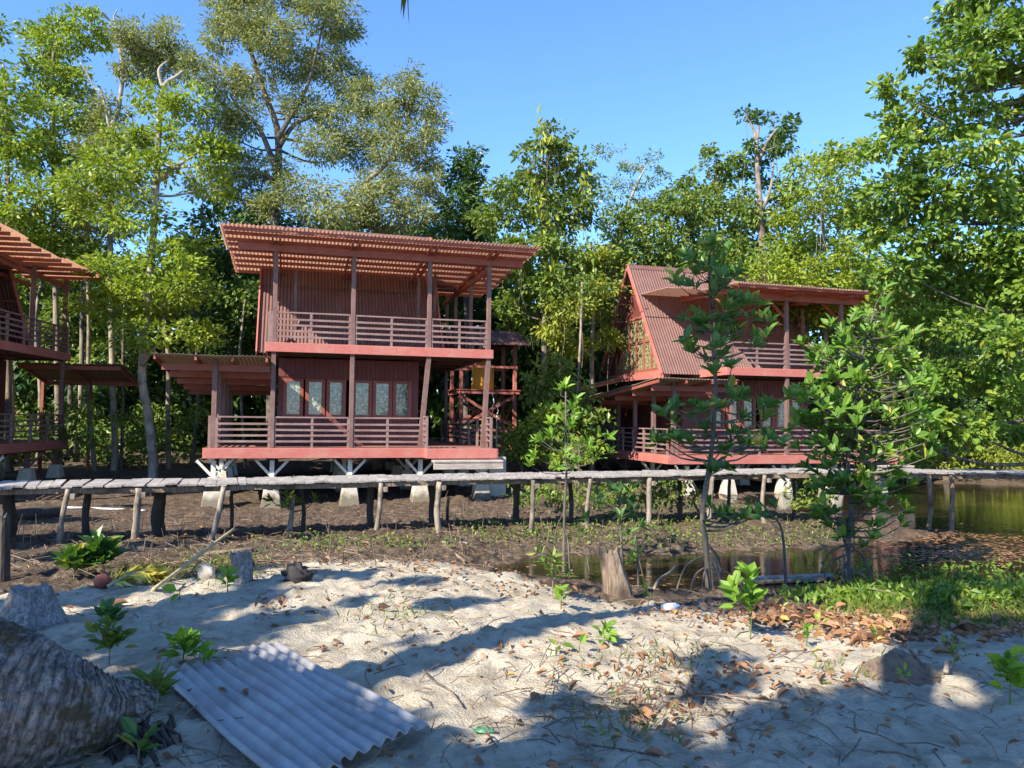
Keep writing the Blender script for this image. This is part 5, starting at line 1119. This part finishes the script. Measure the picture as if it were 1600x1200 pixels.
# ------------------------------------------------------------------ trees behind the photographer that throw the shade on the sand
SHC = [tuple(c) for c in [(100,1000,.6),(200,960,.6),(300,1000,.45),(150,1100,.6),(300,1100,.5),(420,1130,.42),(520,1170,.35),(60,920,.6),(420,965,.28),(360,930,.38),(230,1180,.5),(620,1180,.25),(330,1050,.25),(480,1090,.2),
  (760,1195,.2),(900,1150,.28),(1000,1190,.28),(860,1190,.25),(880,1095,.14),(1250,1140,.33),(1350,1125,.3),(1450,1150,.32),(1550,1130,.22),(1330,1200,.3),(1500,1200,.3),(1180,1190,.2),(1420,1180,.3),
  (1500,1000,.45),(1580,1020,.45),(1560,970,.45),(1620,1060,.4),(470,893,.2),(555,890,.18),(640,903,.2),(705,935,.24),(560,930,.1),(415,905,.22),(350,880,.35),(1115,1030,.16),(1130,1065,.14),(1090,1085,.1),(640,1000,.06)]]
def shade_tree(label, base, top, spots, t0, r=.2, cov=1.0):
    b = Vector((*base, gz(*base))); root = empty('beach_tree', b); tag(root, label, 'tree', 'beach trees behind the viewpoint'); mb = MB()
    tp = smooth_path([b-Vector((0,0,.2)), b.lerp(Vector(top), .5)+Vector((.2,-.2,.3)), Vector(top)], 5); mb.tube([p-b for p in tp], [r*(1-.06*i) for i in range(len(tp))], 8, .06)
    PP = []; AA = []
    for c, rad in spots:
        t_ = t0 + random.uniform(-1.2, 1.2); c = Vector(c) + SV*t_; N = int(cov*430*rad*rad/.09)
        d = unit(rng.normal(size=(N,3)))*(rng.uniform(0, 1, N)**.45)[:,None]*rad; PP.append(np.array(c-b) + d); AA.append(rng.normal(size=(N,3)) - [0,0,.3])
        i = min(range(len(tp)), key=lambda q_: (tp[q_]-c).length); path = smooth_path([tp[i], (tp[i]+c)/2+Vector((0,0,-.2)), c], 4); mb.tube([p-b for p in path], [.016*(1-.1*j) for j in range(len(path))], 5)
    mb.build('trunk', M['bark_mid'], root, smooth=True); PP = np.concatenate(PP); AA = np.concatenate(AA); n = len(PP); s = rng.uniform(.6,1.2,n)
    leaf_mesh('crown', PP, AA, .17*s, .10*s, M['leaf_big'], root)
gs = [(G(px, py, 0), rad) for px, py, rad in SHC]
left = [g for g, (px, py, _) in zip(gs, SHC) if px < 500]; mid = [g for g, (px, py, _) in zip(gs, SHC) if 500 <= px < 1050]; rt = [g for g, (px, py, _) in zip(gs, SHC) if px >= 1050]
shade_tree('spreading beach tree whose leafy shade covers the left of the sand', (-9.5, -4.5), (-8.0, -2.2, 5.0), left, 9.5)
shade_tree('beach tree whose leafy shade falls on the middle of the sand', (-6.5, -6.0), (-5.6, -1.8, 5.2), mid, 9.5)
shade_tree('beach tree whose leafy shade falls on the right of the sand', (-2.0, -6.5), (-2.4, -2.0, 5.4), rt, 9.5)
shade_tree('beach tree shading the muddy ground on the left', (-14.0, 3.0), (-12.5, 5.0, 4.5), [(G(px, py, -.6), r_) for px, py, r_ in [(50,850,.6),(150,872,.5),(250,852,.35),(60,805,.7),(350,842,.3),(20,760,.6),(180,775,.35),(480,835,.3),(100,830,.5)]], 9.0, cov=.8)
shade_tree('tall beach tree leaning overhead that shades the mangroves', (-3.2, -3.5), (-.6, 4.0, 8.4), [(P(px, py, Y), r_) for px, py, Y, r_ in [(1110,470,11,.75),(1090,650,11,.6),(1120,560,11,.6),(1150,680,11,.5)]], 11.0, .22, cov=.75)
# coconut palm left of the viewpoint: its trunk throws the long band of shade
Q1 = G(560,1062,0) + SV*6.5; Q2 = G(965,955,-.15) + SV*9.2; dd = (Q2-Q1); base = Q1 - dd*((Q1.z-.05)/dd.z); top = Q1 + dd*((8.6-Q1.z)/dd.z)
palm = empty('coconut_palm', base); tag(palm, 'coconut palm just left of the viewpoint, one frond tip hanging into the sky', 'palm tree')
sp = smooth_path([base-Vector((0,0,.2)), Q1, Q2, top], 8); MB().tube([v-base for v in sp], [.24-.003*i for i in range(len(sp))], 14, .03).build('trunk', M['palmbark'], palm, smooth=True)
for i in range(15):
    th = i*2.4; L_ = random.uniform(3.0, 3.8); d = Vector((math.cos(th), math.sin(th), 0)); up = random.uniform(.1, .9)
    frond('frond', None, [top, top+d*L_*.35+Vector((0,0,up*.9)), top+d*L_*.75+Vector((0,0,up*.7-.4)), top+d*L_+Vector((0,0,up*.3-1.5))], 60, .75, .05, 'frond', .45, palm)
tip = P(636, -46, 4.6); frond('frond', None, [top, top.lerp(tip, .4)+Vector((.3,.4,1.0)), top.lerp(tip, .8)+Vector((.1,.2,.6)), tip], 70, .55, .012, 'frond', .6, palm)
